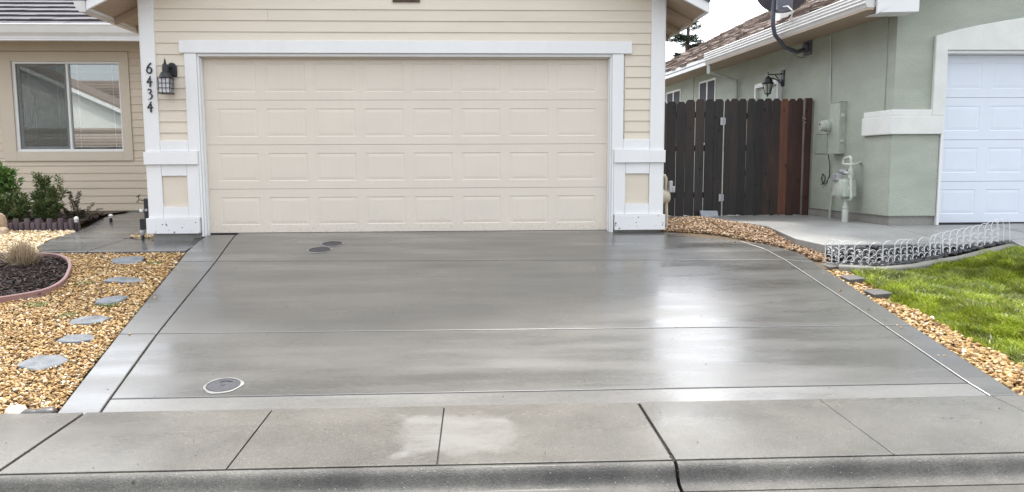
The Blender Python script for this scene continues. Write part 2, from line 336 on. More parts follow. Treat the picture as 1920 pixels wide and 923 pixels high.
# ------------------------------------------------------------------ terrain heights
K = .135
def zd(y): return K*y-.012                        # driveway slope
def zl(y): return zd(y)-.015 if y < -.83 else -.077+.0405*y-.015   # left yard
def zw(y): return -.077+.0405*y                   # front walk
def zlawn(y, x=0): return max(K*y-.05, -.72)+.10*ramp2(x, 5.3, 6.5)*ramp2(y, -2.8, -1.4)
def ramp2(x, a, b): return min(1, max(0, (x-a)/(b-a)))
def zpad(y): return .0225+.075*y if y < .1 else .03
def ramp2(x, a, b): return min(1, max(0, (x-a)/(b-a)))
def zgr(x, y):                                     # gravel strip right of the garage
    s = ramp2(y, -1.6, .9); base = zd(min(y, -.05))+.0+.03*s
    m = .09*math.exp(-((x-3.78)/.42)**2-((y-.75)/.8)**2)
    return base*(1-ramp2(y, -.4, .9))+(.0)*ramp2(y, -.4, .9)+m-.01

def sheet(name, pts_rows, m, label=None, kind='structure'):
    mb = MB(); n = len(pts_rows[0])
    for r in pts_rows: mb.v += [tuple(p) for p in r]
    for i in range(len(pts_rows)-1):
        for j in range(n-1): a = i*n+j; mb.f.append((a, a+1, a+n+1, a+n))
    return tag(mb.build(name, m), label, kind=kind)

# ------------------------------------------------------------------ setting
g = MB().add([(-900, -900, -.90), (900, -900, -.90), (900, 900, -.90), (-900, 900, -.90)], [(0, 1, 2, 3)]).build('ground', m_ground)
tag(g, 'bare ground stretching to the horizon', kind='structure')
st = MB().add([(-60, -16, -.80), (60, -16, -.80), (60, -6.28, -.765), (-60, -6.28, -.765)], [(0, 1, 2, 3)]).build('street', m_asph)
tag(st, 'wet asphalt street in front of the driveway', kind='structure')
ys = [-4.86+i*(4.03/12) for i in range(13)]+[-.82+i*.4 for i in range(1, 14)]
lb = [[(x, y, zl(y)-.012) for x in (-16, -8, -5, -3, -2.30+.14*(y+.8)*-1*(1 if y < -.8 else 0) if y < -.8 else -2.6)] for y in ys]
for r_, y in zip(lb, ys):
    if y < -.8: r_[-1] = (-2.40+(-.8-y)*.158, y, zl(y)-.012)
sheet('left_yard_soil', lb, m_gsoil, 'soil bed under the golden gravel left of the driveway')
rb = [[(x, y, zlawn(y, x)-.01) for x in (4.25, 5.2, 5.6, 6.0, 6.5, 7.2, 9)] for y in [-4.86+i*.4 for i in range(9)]+[-1.45]]
sheet('lawn_soil', rb, m_turf, 'turf soil under the right hand lawn')
gb = []
for i in range(15):
    y = -1.7+i*(4.1/14)
    x0 = 3.09 if y > -.1 else 3.09+min(1, (-.1-y)/.9)*1.15
    gb.append([(x0+(4.75-x0)*j/7, y, zgr(x0+(4.75-x0)*j/7, y)-.015) for j in range(8)])
sheet('side_strip_soil', gb, m_gsoil, 'soil strip between the garage and the raised pad')

def slab(name, poly, zf, m, parent, th=.09, gap=.0055, bevel=.007):
    P = [Vector((x, y)) for x, y in poly]; c = sum(P, Vector((0, 0)))/len(P); n = len(P)
    area = sum(P[i].x*P[(i+1) % n].y-P[(i+1) % n].x*P[i].y for i in range(n))
    if area < 0: P = P[::-1]
    Q = []
    for i in range(n):
        a = (P[i]-P[i-1]).normalized(); b = (P[(i+1) % n]-P[i]).normalized()
        na = Vector((-a.y, a.x)); nb = Vector((-b.y, b.x)); q = na+nb
        q = q/max(.3, q.length_squared)*2; Q.append(P[i]+q*gap)
    mb = MB().add([(p.x, p.y, zf(p.x, p.y)-th) for p in Q]+[(p.x, p.y, zf(p.x, p.y)) for p in Q],
        [tuple(range(n-1, -1, -1)), tuple(range(n, 2*n))]+[(i, (i+1) % n, (i+1) % n+n, i+n) for i in range(n)])
    return mb.build(name, m, parent, bevel=bevel, seg=2)

# driveway ------------------------------------------------------------
drive = tag(MB().add([(-2.6, .1, zd(.1)-.03), (-1.72, -4.86, zd(-4.86)-.03), (4.25, -4.86, zd(-4.86)-.03), (4.3, -1.0, zd(-1.0)-.03), (3.4, -.15, zd(-.15)-.03), (3.08, .1, zd(.1)-.03)],
    [(0, 1, 2, 3, 4, 5)]).build('driveway', m_joint), 'broad wet grey concrete driveway sloping up to the cream garage', kind='structure')
zD = lambda x, y: zd(y)
J0, J1, J2, J3, J4 = (-2.09, -.10), (-1.93, -1.25), (-1.675, -3.425), (-1.50, -4.605), (-1.462, -4.84)
D1, D2, D3, D4 = (4.08, -1.41), (4.075, -3.47), (4.06, -4.59), (4.072, -4.79)
E1, E2, E3, E4 = (4.366, -1.50), (4.31, -3.478), (4.285, -4.59), (4.28, -4.79)
W0, W1, W2, W3 = (-2.39, -.82), (-2.315, -1.245), (-1.972, -3.42), (-1.722, -4.85)
for poly in ([(-2.09, .095), J0, (-2.03, -.55), J1, D1, (4.035, -.92), (3.88, -.52), (3.5, -.21), (3.09, -.04), (3.06, .095)],
             [J1, J2, D2, D1], [J2, J3, D3, D2], [J3, J4, D4, D3],
             [(-2.44, .0), (-2.43, -.3), W0, W1, J1, (-2.03, -.55), J0, (-2.09, .0)], [W1, W2, J2, J1], [W2, W3, J4, J3, J2],
             [(3.88, -.52), (4.035, -.92), D1, E1, (4.375, -1.2), (4.30, -.96), (4.12, -.68)], [D1, D2, E2, E1], [D2, D3, D4, E4, E3, E2]):
    dry = poly[0] == J3
    slab('panel', poly, zD, m_drive2 if dry else (m_drive3 if poly[0] == J2 else m_drive), drive)
# front walk ----------------------------------------------------------
walk = tag(MB().add([(-4.4, -.8, zw(-.8)-.03), (-2.42, -.8, zw(-.8)-.03), (-2.5, 0, zw(0)-.03), (-3.08, .1, zw(.1)-.03), (-3.08, 3.6, zw(3.6)-.03), (-4.9, 3.55, zw(3.55)-.03)], [(0, 1, 2, 3, 4, 5)]).build('front_walk', m_joint),
    'dark wet concrete walk running past the garage corner', kind='structure')
zW = lambda x, y: zw(y)
wp = [(-3.46, -.82), (-2.40, -.82), (-2.44, -.3), (-2.45, .0), (-3.09, .05), (-3.24, .22), (-3.42, .35), (-3.60, .32)]
slab('panel', [(-3.46, -.82), (-2.40, -.82), (-2.44, -.3), (-2.45, -.02), (-3.09, -.02), (-3.12, .16), (-3.30, .22), (-3.55, .28), (-3.48, 1.45), (-3.5, 1.5)][:8]+[(-3.49, .28)], zW, m_walk, walk)
slab('panel', [(-3.95, -.80), (-3.46, -.82), (-3.49, .28), (-3.50, 1.45), (-4.56, 1.45), (-4.46, .95), (-4.40, .26), (-4.22, -.4)], zW, m_walk, walk)
slab('panel', [(-3.50, 1.45), (-3.49, .62), (-3.30, .62), (-3.09, .55), (-3.09, 3.58), (-4.75, 3.58), (-4.98, 2.9), (-4.70, 1.85), (-4.56, 1.45)], zW, m_walk, walk)
# sidewalk, curb, gutter ----------------------------------------------
YS0, YS1 = -5.74, -4.86
side = tag(MB().box(-14, 16, -5.73, -4.87, -.90, -.668).build('sidewalk', m_joint), 'concrete sidewalk crossing the foot of the driveway', kind='structure')
sj = [-14, -11, -8.5, -6, -3.7, -1.53, -.42, .61, 1.79, 2.93, 4.035, 5.3, 7.6, 10, 13, 16]
def zs(x, y): return -.64+(.02*(y-YS1)/.88 if y < YS1 else 0)-.0*(x)
for i in range(len(sj)-1):
    gp = .012 if sj[i] == 1.79 or sj[i] == -1.53 else .005
    slab('panel', [(sj[i]+(.012 if sj[i] in (1.79, -1.53) else 0), YS0), (sj[i+1], YS0), (sj[i+1], YS1), (sj[i]+(.012 if sj[i] in (1.79, -1.53) else 0), YS1)], lambda x, y: -.655+.02*(y-YS0)/.88, m_side, side, gap=.0022 if sj[i] in (.61, 2.93) or sj[i+1] == 2.93 else .004, bevel=.004)
curb = tag(MB().box(-14, 16, -5.735, -5.72, -.90, -.70).build('curb', m_joint), 'low rolled concrete curb along the street', kind='structure')
prof = [(-5.742, -.80), (-5.742, -.662), (-5.752, -.658), (-5.765, -.659), (-5.778, -.664), (-5.79, -.673), (-5.80, -.685), (-5.808, -.699), (-5.816, -.714), (-5.826, -.728), (-5.84, -.740), (-5.86, -.748), (-5.90, -.753), (-5.90, -.80)]
cj = [-14, -9, -4.6, -1.60, 1.80, 4.1, 8, 12, 16]
for i in range(len(cj)-1):
    a, b = cj[i]+.005, cj[i+1]-(.013 if cj[i+1] == 1.80 else .003)
    MB().prism([(a, y, z) for y, z in prof], (b-a, 0, 0)).build('curb_segment', m_curb, curb, True)
MB().lathe([(.016, -.004), (.014, .006), (.006, .009)], (-.84, -5.792, -.688), 9, (0, -.6, .7)).build('dark_hole_stub', m_joint, curb)  # raised stub, coloured dark to stand in for a hole in the curb
gut = tag(MB().box(-14, 16, -6.30, -5.903, -.90, -.757).build('gutter_pan', m_side), 'concrete gutter pan at the street edge', kind='structure')
# moss in the open curb joint
# ------------------------------------------------------------------ raised pad (neighbour)
pad = tag(MB().add([(x, y, zpad(y)-.03) for x, y in ((4.62, -1.18), (7.0, -.9), (12, -.5), (12, 2.4), (4.45, 2.4), (4.42, .4))], [(0, 1, 2, 3, 4, 5)]).build('raised_pad', m_joint),
    'raised grey concrete pad beside the sage stucco house', kind='structure')
zP = lambda x, y: zpad(y)
slab('panel', [(4.60, -1.21), (6.08, -1.20), (6.03, -.13), (6.01, .1), (4.47, .1), (4.45, -.8)], zP, m_pad, pad, th=.26, gap=.004, bevel=.01)
slab('panel', [(4.47, .1), (6.01, .1), (5.97, .8), (5.86, 2.35), (3.2, 2.35), (3.2, 1.5), (4.40, .68)], zP, m_pad, pad, th=.2, gap=.003)
slab('panel', [(6.08, -1.20), (6.45, -1.13), (6.82, -.98), (7.35, -.92), (7.35, .1), (6.03, .1), (6.03, -.13)], zP, m_pad, pad, th=.26, gap=.004, bevel=.01)
nd = slab('neighbouring_driveway', [(6.73, -1.30), (6.78, -4.86), (13, -4.86), (13, .1), (7.36, .1), (7.36, -.93), (6.84, -.99)], lambda x, y: zpad(y) if y > -1.3 else zpad(-1.3)+(y+1.3)*.160, m_pad, None, th=.2)
tag(nd, 'neighbouring concrete driveway at the right edge', kind='structure')
slab('panel', [(7.36, .1), (13, .1), (13, .35), (7.36, .35)], lambda x, y: .03, m_pad, pad)

# ------------------------------------------------------------------ shared roof builder
def tile_course(P0, a, s_, n, length, wd, ex, jit, seed, th=.03):
    r = random.Random(seed); mb = MB(); P0 = Vector(P0); x = 0; off = r.uniform(0, wd)*.8; first = True
    while x < length-.02:
        wv = (wd if not first else max(.08, off))*r.uniform(1-jit, 1+jit); first = False; wv = min(wv, length-x)
        d = r.uniform(-jit, jit)*.10; t = th*r.uniform(1-jit*1.2, 1+jit*1.6); q = P0+a*(x+.004)+s_*d; b = a*(wv-.008); u = s_*(ex+.06-d)
        lo = [q, q+b, q+b+u, q+u]; tp = [q+n*t, q+b+n*(t*r.uniform(1-jit, 1+jit)), q+b+u+n*.004, q+u+n*.004]
        mb.hexa([p-n*.012 for p in lo], tp); x += wv
    return mb
def lap(parent, x0, x1, z0, h, y, m, xt0=None, xt1=None):
    xt0 = x0 if xt0 is None else xt0; xt1 = x1 if xt1 is None else xt1; zt = z0+h-.0015
    pr = MB().add([(x0, y, z0), (x0, y-.015, z0), (xt0, y-.004, zt), (xt0, y, zt), (x1, y, z0), (x1, y-.015, z0), (xt1, y-.004, zt), (xt1, y, zt)],
        [(0, 1, 2, 3), (7, 6, 5, 4), (1, 5, 6, 2), (0, 4, 5, 1), (2, 6, 7, 3), (4, 0, 3, 7)])
    return pr.build('siding_board', m, parent)

# ------------------------------------------------------------------ the cream house
H = empty('house', (0, 0, 0), 'cream lap sided house with white trim, double garage and a tiled wing on the left', 'house')
def hp(name, m, b, bevel=.004, label=None): return tag(MB().box(*b).build(name, m, H, bevel=bevel), label)
MB().box(-3.08, -2.62, .0, .2, .0, 2.80).box(2.62, 3.08, .0, .2, 0, 2.80).box(-2.62, 2.62, .001, .2, 2.135, 2.80).build('garage_wall', m_cream, H)
MB().prism([(-3.08, .0, 2.80), (3.08, .0, 2.80), (3.08, 0, 2.84), (0, 0, 4.36), (-3.08, 0, 2.84)], (0, .2, 0)).build('gable_wall', m_cream, H)
MB().box(-3.08, -2.9, .2, 8, 0, 2.8).build('side_wall', m_cream, H); MB().box(2.9, 3.08, .2, 8, 0, 2.8).build('side_wall', m_cream, H)
MB().box(-3.07, -2.50, -.012, .2, -.9, .03).box(-3.07, -2.9, .2, 8, -.9, -.002).build('foundation', m_found, H); MB().box(2.50, 3.06, -.012, .2, -.9, .03).box(2.9, 3.06, .2, 8, -.9, -.002).build('foundation', m_found, H)
zu = lambda x: 2.585+.5*(3.5-abs(x))           # underside of the rake
z0, hh = 2.645, .1305
for i in range(-14, 13):
    z = z0-hh*i
    if z < 1.115: z_, h_ = 1.115, z+hh-1.115
    else: z_, h_ = z, hh
    if h_ < .03: continue
    if z_ > 2.275:
        lim = lambda zz: min(2.95, 3.5-(zz-2.585)/.5-.02)
        a, b = lim(z_), lim(z_+h_)
        if a < .1: continue
        b = max(b, .02)
        if i == 1: lap(H, -2.95, -1.62, z_, h_, -.001, m_cream); lap(H, -1.617, 2.95, z_, h_, -.001, m_cream)
        elif i == -2: lap(H, -a, 1.1, z_, h_, -.001, m_cream, -b, 1.1); lap(H, 1.103, a, z_, h_, -.001, m_cream, 1.103, b)
        else: lap(H, -a, a, z_, h_, -.001, m_cream, -b, b)
    elif z_+h_ > 2.29: lap(H, -2.95, 2.95, 2.265, z_+h_-2.265, -.001, m_cream) if False else (lap(H, -2.95, -2.64, z_, h_, -.001, m_cream), lap(H, 2.68, 2.95, z_, h_, -.001, m_cream), lap(H, -2.64, 2.68, 2.27, z_+h_-2.27, -.0012, m_cream))
    else: lap(H, -2.95, -2.58, z_, h_, -.001, m_cream); lap(H, 2.62, 2.95, z_, h_, -.001, m_cream)
yT = -.034
for sg in (-1, 1):
    def bx(x0, x1, *r): return (x0, x1)+r if sg < 0 else (-x1, -x0)+r
    hp('corner_board', m_white, bx(-3.092, -2.93, yT, .06, .985, 2.80))
    hp('corner_board', m_white, bx(-3.092, -2.93, yT, .06, .20, .832))
    hp('corner_return', m_white, bx(-3.105, -3.0925, -.03, .14, .20, .832))
    hp('corner_return', m_white, bx(-3.105, -3.0925, -.03, .14, .985, 2.78))
    hp('belt_board', m_white, bx(-3.118, -2.490, -.062, .05, .834, .984))
    hp('rail', m_white, bx(-2.928, -2.602, yT+.002, .0, .986, 1.116))
    hp('rail', m_white, bx(-2.928, -2.632, yT+.002, .0, .700, .832))
    hp('rail', m_white, bx(-2.928, -2.632, yT+.002, .0, .20, .332))
    hp('stile', m_white, bx(-2.630, -2.490, yT, .0, .20, .832))
    hp('square_panel', m_cream, bx(-2.926, -2.634, -.010, -.0015, .334, .698), .0)
    hp('base_board', m_chip, bx(-3.125, -2.500, -.066, .04, .012, .198), label='white base board with chipped paint')
    hp('door_casing', m_white, bx(-2.600, -2.462, -.033, .0, .986, 2.134))
    hp('door_jamb', m_white, bx(-2.4885, -2.4625, -.030, .075, -.03, .9845))
    hp('door_jamb', m_white, bx(-2.461, -2.440, -.012, .095, -.03, 2.10))
    hp('door_stop', m_chip if False else m_white, bx(-2.4395, -2.428, .03, .097, -.02, 2.09))
hp('door_header', m_white, (-2.650, 2.695, -.045, .0, 2.136, 2.280))
hp('head_jamb', m_white, (-2.461, 2.461, -.010, .098, 2.1005, 2.134)); hp('weather_strip', m_tan, (-2.4275, 2.4275, .04, .098, 2.085, 2.100), 0)
hp('gable_vent', m_bark, (-.155, .165, -.03, -.004, 2.730, 3.25)); 
v_ = [o for o in H.children if o.name.startswith('gable_vent')][0]
for k in range(7): MB().box(-.125, .135, -.045, -.0305, 2.77+k*.065, 2.81+k*.065).build('louver', m_bark, v_)
# garage door: four sections, 32 pressed panels
GD = tag(MB().box(-2.43, 2.43, .128, .15, -.005, 2.12).build('garage_door', m_door, H), 'cream sectional garage door of 32 pressed panels')
sw, px0, pw, pp, sh = 4.872, -2.29, .475, .5855, .5325
pan = None
for r in range(4):
    zb = .004+r*sh; zt = zb+sh-.0035; mb = MB(); zp0, zp1 = zb+.095, zb+.095+.335
    mb.box(-2.435, 2.435, .100, .127, zb, zp0).box(-2.435, 2.435, .100, .127, zp1, zt)
    xs = [-2.435]+[q for c in range(8) for q in (px0+c*pp, px0+c*pp+pw)]+[2.435]
    for c in range(0, len(xs), 2): mb.box(xs[c], xs[c+1], .100, .127, zp0, zp1)
    mb.build('door_section', m_door, GD)
    for c in range(8):
        loc = (px0+c*pp+pw/2, .100, zp0+.1675)
        if pan is None:
            q = MB(); a, b = pw/2, .1675; rings = []
            for ins, dy in ((0, 0), (.008, .0045), (.014, .0045), (.045, .001)):
                rings.append([(-a+ins, dy, -b+ins), (a-ins, dy, -b+ins), (a-ins, dy, b-ins), (-a+ins, dy, b-ins)])
            q.v = [p for rr in rings for p in rr]
            for k in range(3):
                for j in range(4): i0 = k*4+j; i1 = k*4+(j+1) % 4; q.f.append((i0, i1, i1+4, i0+4))
            q.f.append((12, 13, 14, 15)); pan = q.mesh('panel', m_door)
        link('panel', pan, GD, loc)
MB().box(-2.43, 2.43, .095, .125, -.022, .003).build('bottom_seal', m_black, GD)
# roof over the garage
rf = MB().prism([(-3.5, -.36, zu(3.5)), (0, -.36, zu(0)), (3.5, -.36, zu(3.5)), (3.5, -.36, zu(3.5)+.07), (0, -.36, zu(0)+.08), (-3.5, -.36, zu(3.5)+.07)], (0, 8.6, 0)).build('garage_roof', m_soffit, H)
sl_ = math.sqrt(1.25); 
for sg in (-1, 1):
    a = Vector((0, 1, 0)); s_ = Vector((-sg, 0, .5)).normalized(); nn_ = Vector((sg*.5, 0, 1)).normalized()
    for k in range(12):
        P0 = Vector((sg*3.53, -.42, zu(3.5)+.085))+s_*(k*.325); tile_course(P0, a, s_, nn_, 8.7, .30, .325, .10, 100+k*2+sg).build('tile_course', m_tile, rf)
    MB().prism([(sg*3.505, -.40, zu(3.5)-.03), (sg*3.505, -.40, zu(3.5)+.105), (0, -.40, zu(0)+.105), (0, -.40, zu(0)-.03)], (0, .038, 0)).build('rake_fascia', m_white, rf, bevel=.003)
    MB().box(*((3.505, 3.53) if sg > 0 else (-3.53, -3.505)), -.36, 8.2, zu(3.5)-.03, zu(3.5)+.08).build('eave_fascia', m_white, rf)
    for y in (.25, .85, 1.45, 2.1, 2.8, 3.4):
        MB().prism([(sg*3.50, y, zu(3.5)-.005), (sg*3.50, y, zu(3.5)-.075), (sg*3.085, y, zu(3.085)-.10), (sg*3.085, y, zu(3.085)-.005)], (0, .05, 0)).build('rafter_tail', m_soffit, rf)
MB().prism([(-3.535, -.36, 2.54), (-3.535, -.36, 2.66), (-3.67, -.36, 2.66), (-3.65, -.36, 2.59), (-3.61, -.36, 2.54)], (0, 3.3, 0)).build('gutter', m_gutter, rf)
# house number
def ribbon(pts, wds, y0=-.048, y1=-.0345):
    mb = MB()
    for i in range(len(pts)-1):
        (x0_, z0_), (x1_, z1_) = pts[i], pts[i+1]; dx, dz = x1_-x0_, z1_-z0_; L = math.hypot(dx, dz) or 1; ex = .12*max(wds[i], wds[i+1])/L
        x0_, z0_, x1_, z1_ = x0_-dx*ex, z0_-dz*ex, x1_+dx*ex, z1_+dz*ex; nx, nz_ = -dz/L, dx/L; a, b = wds[i]/2, wds[i+1]/2; yy = y0-.0002*(i % 3)
        mb.prism([(x0_+nx*a, yy, z0_+nz_*a), (x1_+nx*b, yy, z1_+nz_*b), (x1_-nx*b, yy, z1_-nz_*b), (x0_-nx*a, yy, z0_-nz_*a)], (0, y1-yy, 0))
    return mb
def six(cx, cz):
    p = [(cx+.026, cz+.060), (cx+.005, cz+.042), (cx-.018, cz+.012)]+[(cx+.002+.028*math.cos(a), cz-.022+.034*math.sin(a)) for a in np.linspace(math.pi*.78, math.pi*2.75, 15)]
    return ribbon(p, [.013, .012, .011]+[.010+.006*abs(math.sin(k*.22)) for k in range(15)])
def four(cx, cz):
    m1 = ribbon([(cx+.014, cz+.058), (cx-.010, cz+.018), (cx-.028, cz-.014), (cx+.032, cz-.006)], [.008, .010, .012, .009]); m2 = ribbon([(cx+.012, cz+.030), (cx+.010, cz-.02), (cx+.006, cz-.062)], [.010, .016, .014], -.0493)
    m1.add(m2.v, m2.f); return m1
def three(cx, cz):
    p = [(cx-.020, cz+.046), (cx-.006, cz+.058), (cx+.014, cz+.052), (cx+.020, cz+.036), (cx+.010, cz+.020), (cx-.006, cz+.008), (cx+.014, cz+.002), (cx+.026, cz-.016), (cx+.024, cz-.038), (cx+.006, cz-.055), (cx-.018, cz-.060)]
    return ribbon(p, [.007, .009, .012, .012, .010, .008, .011, .015, .013, .009, .006])
for f, cx, cz, lb_ in ((six, -3.006, 1.957, '6'), (four, -3.008, 1.808, '4'), (three, -3.013, 1.660, '3'), (four, -3.015, 1.512, '4')):
    f(cx, cz).build('house_number', m_num, H)
# ------------------------------------------------------------------ left wing
Yw = 3.6
MB().box(-10, -6.66, Yw, Yw+.2, .0, 2.9).box(-4.945, -3.08, Yw, Yw+.2, .0, 2.9).box(-6.66, -4.945, Yw, Yw+.2, .0, 1.055).box(-6.66, -4.945, Yw, Yw+.2, 2.505, 2.9).build('wing_wall', m_wing, H)
MB().box(-10, -3.08, Yw-.004, Yw+.2, -.9, .09).build('wing_foundation', m_found, H)
for i in range(22):
    z = .088+.1235*i
    if z > 2.66: break
    if z+.1235 <= .905: lap(H, -10, -3.08, z, .1235, Yw-.001, m_wing)
    elif z < .905: lap(H, -10, -3.08, z, .905-z-.002, Yw-.001, m_wing); lap(H, -10, -6.87, .905, z+.1235-.905, Yw-.001, m_wing); lap(H, -4.80, -3.08, .905, z+.1235-.905, Yw-.001, m_wing)
    else: lap(H, -10, -6.87, z, .1235, Yw-.001, m_wing); lap(H, -4.80, -3.08, z, .1235, Yw-.001, m_wing)
MB().box(-10, -3.085, Yw-.04, Yw-.0005, 2.665, 2.85).build('frieze_board', m_tan, H, bevel=.004)
MB().box(-10, -3.085, 3.08, Yw, 2.851, 2.87).build('soffit', m_soffit, H)
wr = MB().prism([(-10.4, 3.08, 2.88), (-10.4, 3.08, 2.955), (-10.4, 9.0, 5.47), (-10.4, 9.0, 5.39)], (7.35, 0, 0)).build('wing_roof', m_soffit, H)
s_ = Vector((0, 1, .425)).normalized(); nn_ = Vector((0, -.425, 1)).normalized()
for k in range(18):
    tile_course(Vector((-10.4, 3.02, 2.955))+s_*(k*.31), Vector((1, 0, 0)), s_, nn_, 7.32, .31, .31, .07, 300+k, .042).build('tile_course', m_tile, wr)
MB().box(-10.4, -3.09, 3.06, 3.078, 2.74, 2.95).build('eave_fascia', m_white, wr)
gp = [(3.058, 2.76), (3.058, 2.985), (3.05, 2.985), (2.925, 2.985), (2.915, 2.97), (2.925, 2.955), (2.935, 2.905), (2.945, 2.855), (2.985, 2.80), (2.99, 2.765)]
MB().prism([(-10.4, y, z) for y, z in gp], (7.3, 0, 0)).build('gutter', m_gutter, wr, bevel=.004)
MB().box(-10.4, -3.1, 2.955, 3.057, 2.735, 2.757).build('gutter_lip', m_gutter, wr)
# window
Wn = tag(MB().box(-6.862, -6.655, Yw-.032, Yw+.02, .905, 2.655).box(-4.95, -4.802, Yw-.032, Yw+.02, .905, 2.655).box(-6.6545, -4.9505, Yw-.0315, Yw+.02, .905, 1.058).box(-6.6545, -4.9505, Yw-.0315, Yw+.02, 2.502, 2.655).build('window', m_tan, H, bevel=.004), 'wide sliding window in a tan casing')
def wb(name, m, *bs):
    q = MB()
    for b in bs: q.box(*b)
    return q.build(name, m, Wn)
xa, xm, xb, za, zb = -6.654, -5.815, -4.951, 1.059, 2.501
wb('frame', m_frame, (xa, xa+.05, Yw+.0, Yw+.09, za, zb), (xb-.028, xb, Yw+.0, Yw+.09, za, zb), (xa+.0505, xb-.0285, Yw, Yw+.09, za, za+.04), (xa+.0505, xb-.0285, Yw, Yw+.09, zb-.035, zb))
wb('sash', m_frame, (xa+.055, xa+.10, Yw+.03, Yw+.06, za+.045, zb-.04), (xm-.045, xm, Yw+.03, Yw+.06, za+.045, zb-.04), (xa+.1005, xm-.0455, Yw+.031, Yw+.06, za+.045, za+.085), (xa+.1005, xm-.0455, Yw+.031, Yw+.06, zb-.075, zb-.04))
wb('mullion', m_frame, (xm+.001, xm+.035, Yw+.01, Yw+.07, za+.041, zb-.036))
wb('pane', m_glass, (xa+.101, xm-.046, Yw+.042, Yw+.046, za+.086, zb-.076)); wb('pane', m_glass, (xm+.036, xb-.029, Yw+.05, Yw+.054, za+.041, zb-.036))
m_scr, t_, b_ = newmat('insect_screen_mesh'); b_.inputs['Base Color'].default_value = (.105, .12, .11, 1); b_.inputs['Roughness'].default_value = .8; tr_ = N(t_, 'ShaderNodeBsdfTransparent'); ms_ = N(t_, 'ShaderNodeMixShader'); ms_.inputs[0].default_value = .36
t_.links.new(tr_.outputs[0], ms_.inputs[1]); t_.links.new(b_.outputs[0], ms_.inputs[2]); t_.links.new(ms_.outputs[0], t_.nodes['Material Output'].inputs['Surface'])
wb('insect_screen', m_scr, (xa+.0505, xm-.002, Yw+.018, Yw+.0185, za+.041, zb-.036))
for x0_, x1_, zz0, zz1 in ((xa+.101, xm-.046, za+.086, zb-.076), (xm+.036, xb-.029, za+.041, zb-.036)):
    for dx in (.115, x1_-x0_-.127): wb('muntin', m_frame, (x0_+dx, x0_+dx+.012, Yw+.0555, Yw+.062, zz0, zz1))
    for dz in (.125, zz1-zz0-.13): wb('muntin', m_frame, (x0_, x1_, Yw+.0622, Yw+.068, zz0+dz, zz0+dz+.012))
slm = MB().add([(-.82, .0, -.033), (.82, .0, -.033), (.82, .024, .036), (-.82, .024, .036)], [(0, 1, 2, 3)]).mesh('slat', m_blind)
for k in range(22): link('slat', slm, Wn, (-5.80, Yw+.16, 1.09+k*.064))
cv = MB()
for k in range(9): cv.tube([(-6.60+k*.028, Yw+.135+.006*(k % 2), 1.07), (-6.60+k*.022, Yw+.135+.006*(k % 2), 2.2-.03*k)], .016, 6)
cv.build('curtain', m_curt, Wn, True)
MB().box(-5.28, -5.08, Yw+.09, Yw+.12, 1.075, 1.135).build('sensor_box', m_black, Wn)
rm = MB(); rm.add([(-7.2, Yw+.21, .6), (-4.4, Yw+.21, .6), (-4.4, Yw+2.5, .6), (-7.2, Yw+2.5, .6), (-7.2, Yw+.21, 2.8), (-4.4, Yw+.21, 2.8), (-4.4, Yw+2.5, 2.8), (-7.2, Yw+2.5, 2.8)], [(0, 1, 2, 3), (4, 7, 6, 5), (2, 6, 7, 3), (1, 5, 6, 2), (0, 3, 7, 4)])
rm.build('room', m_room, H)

# ------------------------------------------------------------------ wall lantern beside the garage door
L = empty('wall_lantern', (-2.775, -.016, 1.84), 'black wall lantern with nine frosted panes beside the cream garage door', 'lantern', 'wall lanterns')
cx, cy = -2.785, -.13
MB().prism([(-2.80, -.017, 1.86), (-2.69, -.017, 1.86), (-2.69, -.017, 1.98), (-2.715, -.017, 2.015), (-2.745, -.017, 2.025), (-2.775, -.017, 2.015), (-2.80, -.017, 1.98)], (0, -.025, 0)).build('back_plate', m_black, L, bevel=.006)
MB().lathe([(.034, 0), (.036, .05), (.03, .085), (.012, .10)], (cx, cy, 1.905), 16).build('neck', m_black, L, True)
MB().tube([(cx+.02, cy+.02, 1.965), (-2.755, -.07, 1.975), (-2.745, -.035, 1.95)], .014, 8).build('arm', m_black, L, True)
MB().lathe([(.012, 0), (.016, .012), (.008, .02), (.013, .032), (.004, .05), (.002, .065)], (cx, cy, 2.0), 10).build('finial', m_black, L, True)
MB().lathe([(.082, 0), (.088, .004), (.075, .012), (.068, .035), (.055, .062), (.036, .08)], (cx, cy, 1.828), 24).build('hood', m_black, L, True)
cg = MB(); a = .066
for sx in (-1, 1):
    for sy in (-1, 1): cg.tube([(cx+sx*a, cy+sy*a, 1.83), (cx+sx*(a-.008), cy+sy*(a-.008), 1.662)], .006, 4)
for zz in (1.772, 1.717):
    for sx in (-1, 1): cg.box(cx+sx*a-.003, cx+sx*a+.003, cy-a, cy+a, zz-.003, zz+.003); cg.box(cx-a, cx+a, cy+sx*a-.0031, cy+sx*a+.0031, zz-.0028, zz+.0028)
for d in (-.022, .022):
    for sx in (-1, 1): cg.box(cx+d-.003, cx+d+.003, cy+sx*(a-.001)-.003, cy+sx*(a-.001)+.003, 1.665, 1.828); cg.box(cx+sx*(a-.001)-.003, cx+sx*(a-.001)+.003, cy+d-.003, cy+d+.003, 1.665, 1.828)
cg.build('cage', m_black, L)
MB().box(cx-a-.004, cx+a+.004, cy-a-.004, cy+a+.004, 1.652, 1.664).build('base', m_black, L)
b = a-.006
for k in range(3):
    for j in range(3):
        MB().box(cx-b+.003+k*.040, cx-b+.003+k*.040+.0385, cy-b-.003, cy-b+.001, 1.668+j*.054, 1.668+j*.054+.052).build('pane', m_milk, L)
MB().box(cx-b-.002, cx-b+.002, cy-b+.006, cy+b, 1.668, 1.826).box(cx+b-.002, cx+b+.002, cy-b+.006, cy+b, 1.668, 1.826).build('side_glass', m_milk, L)

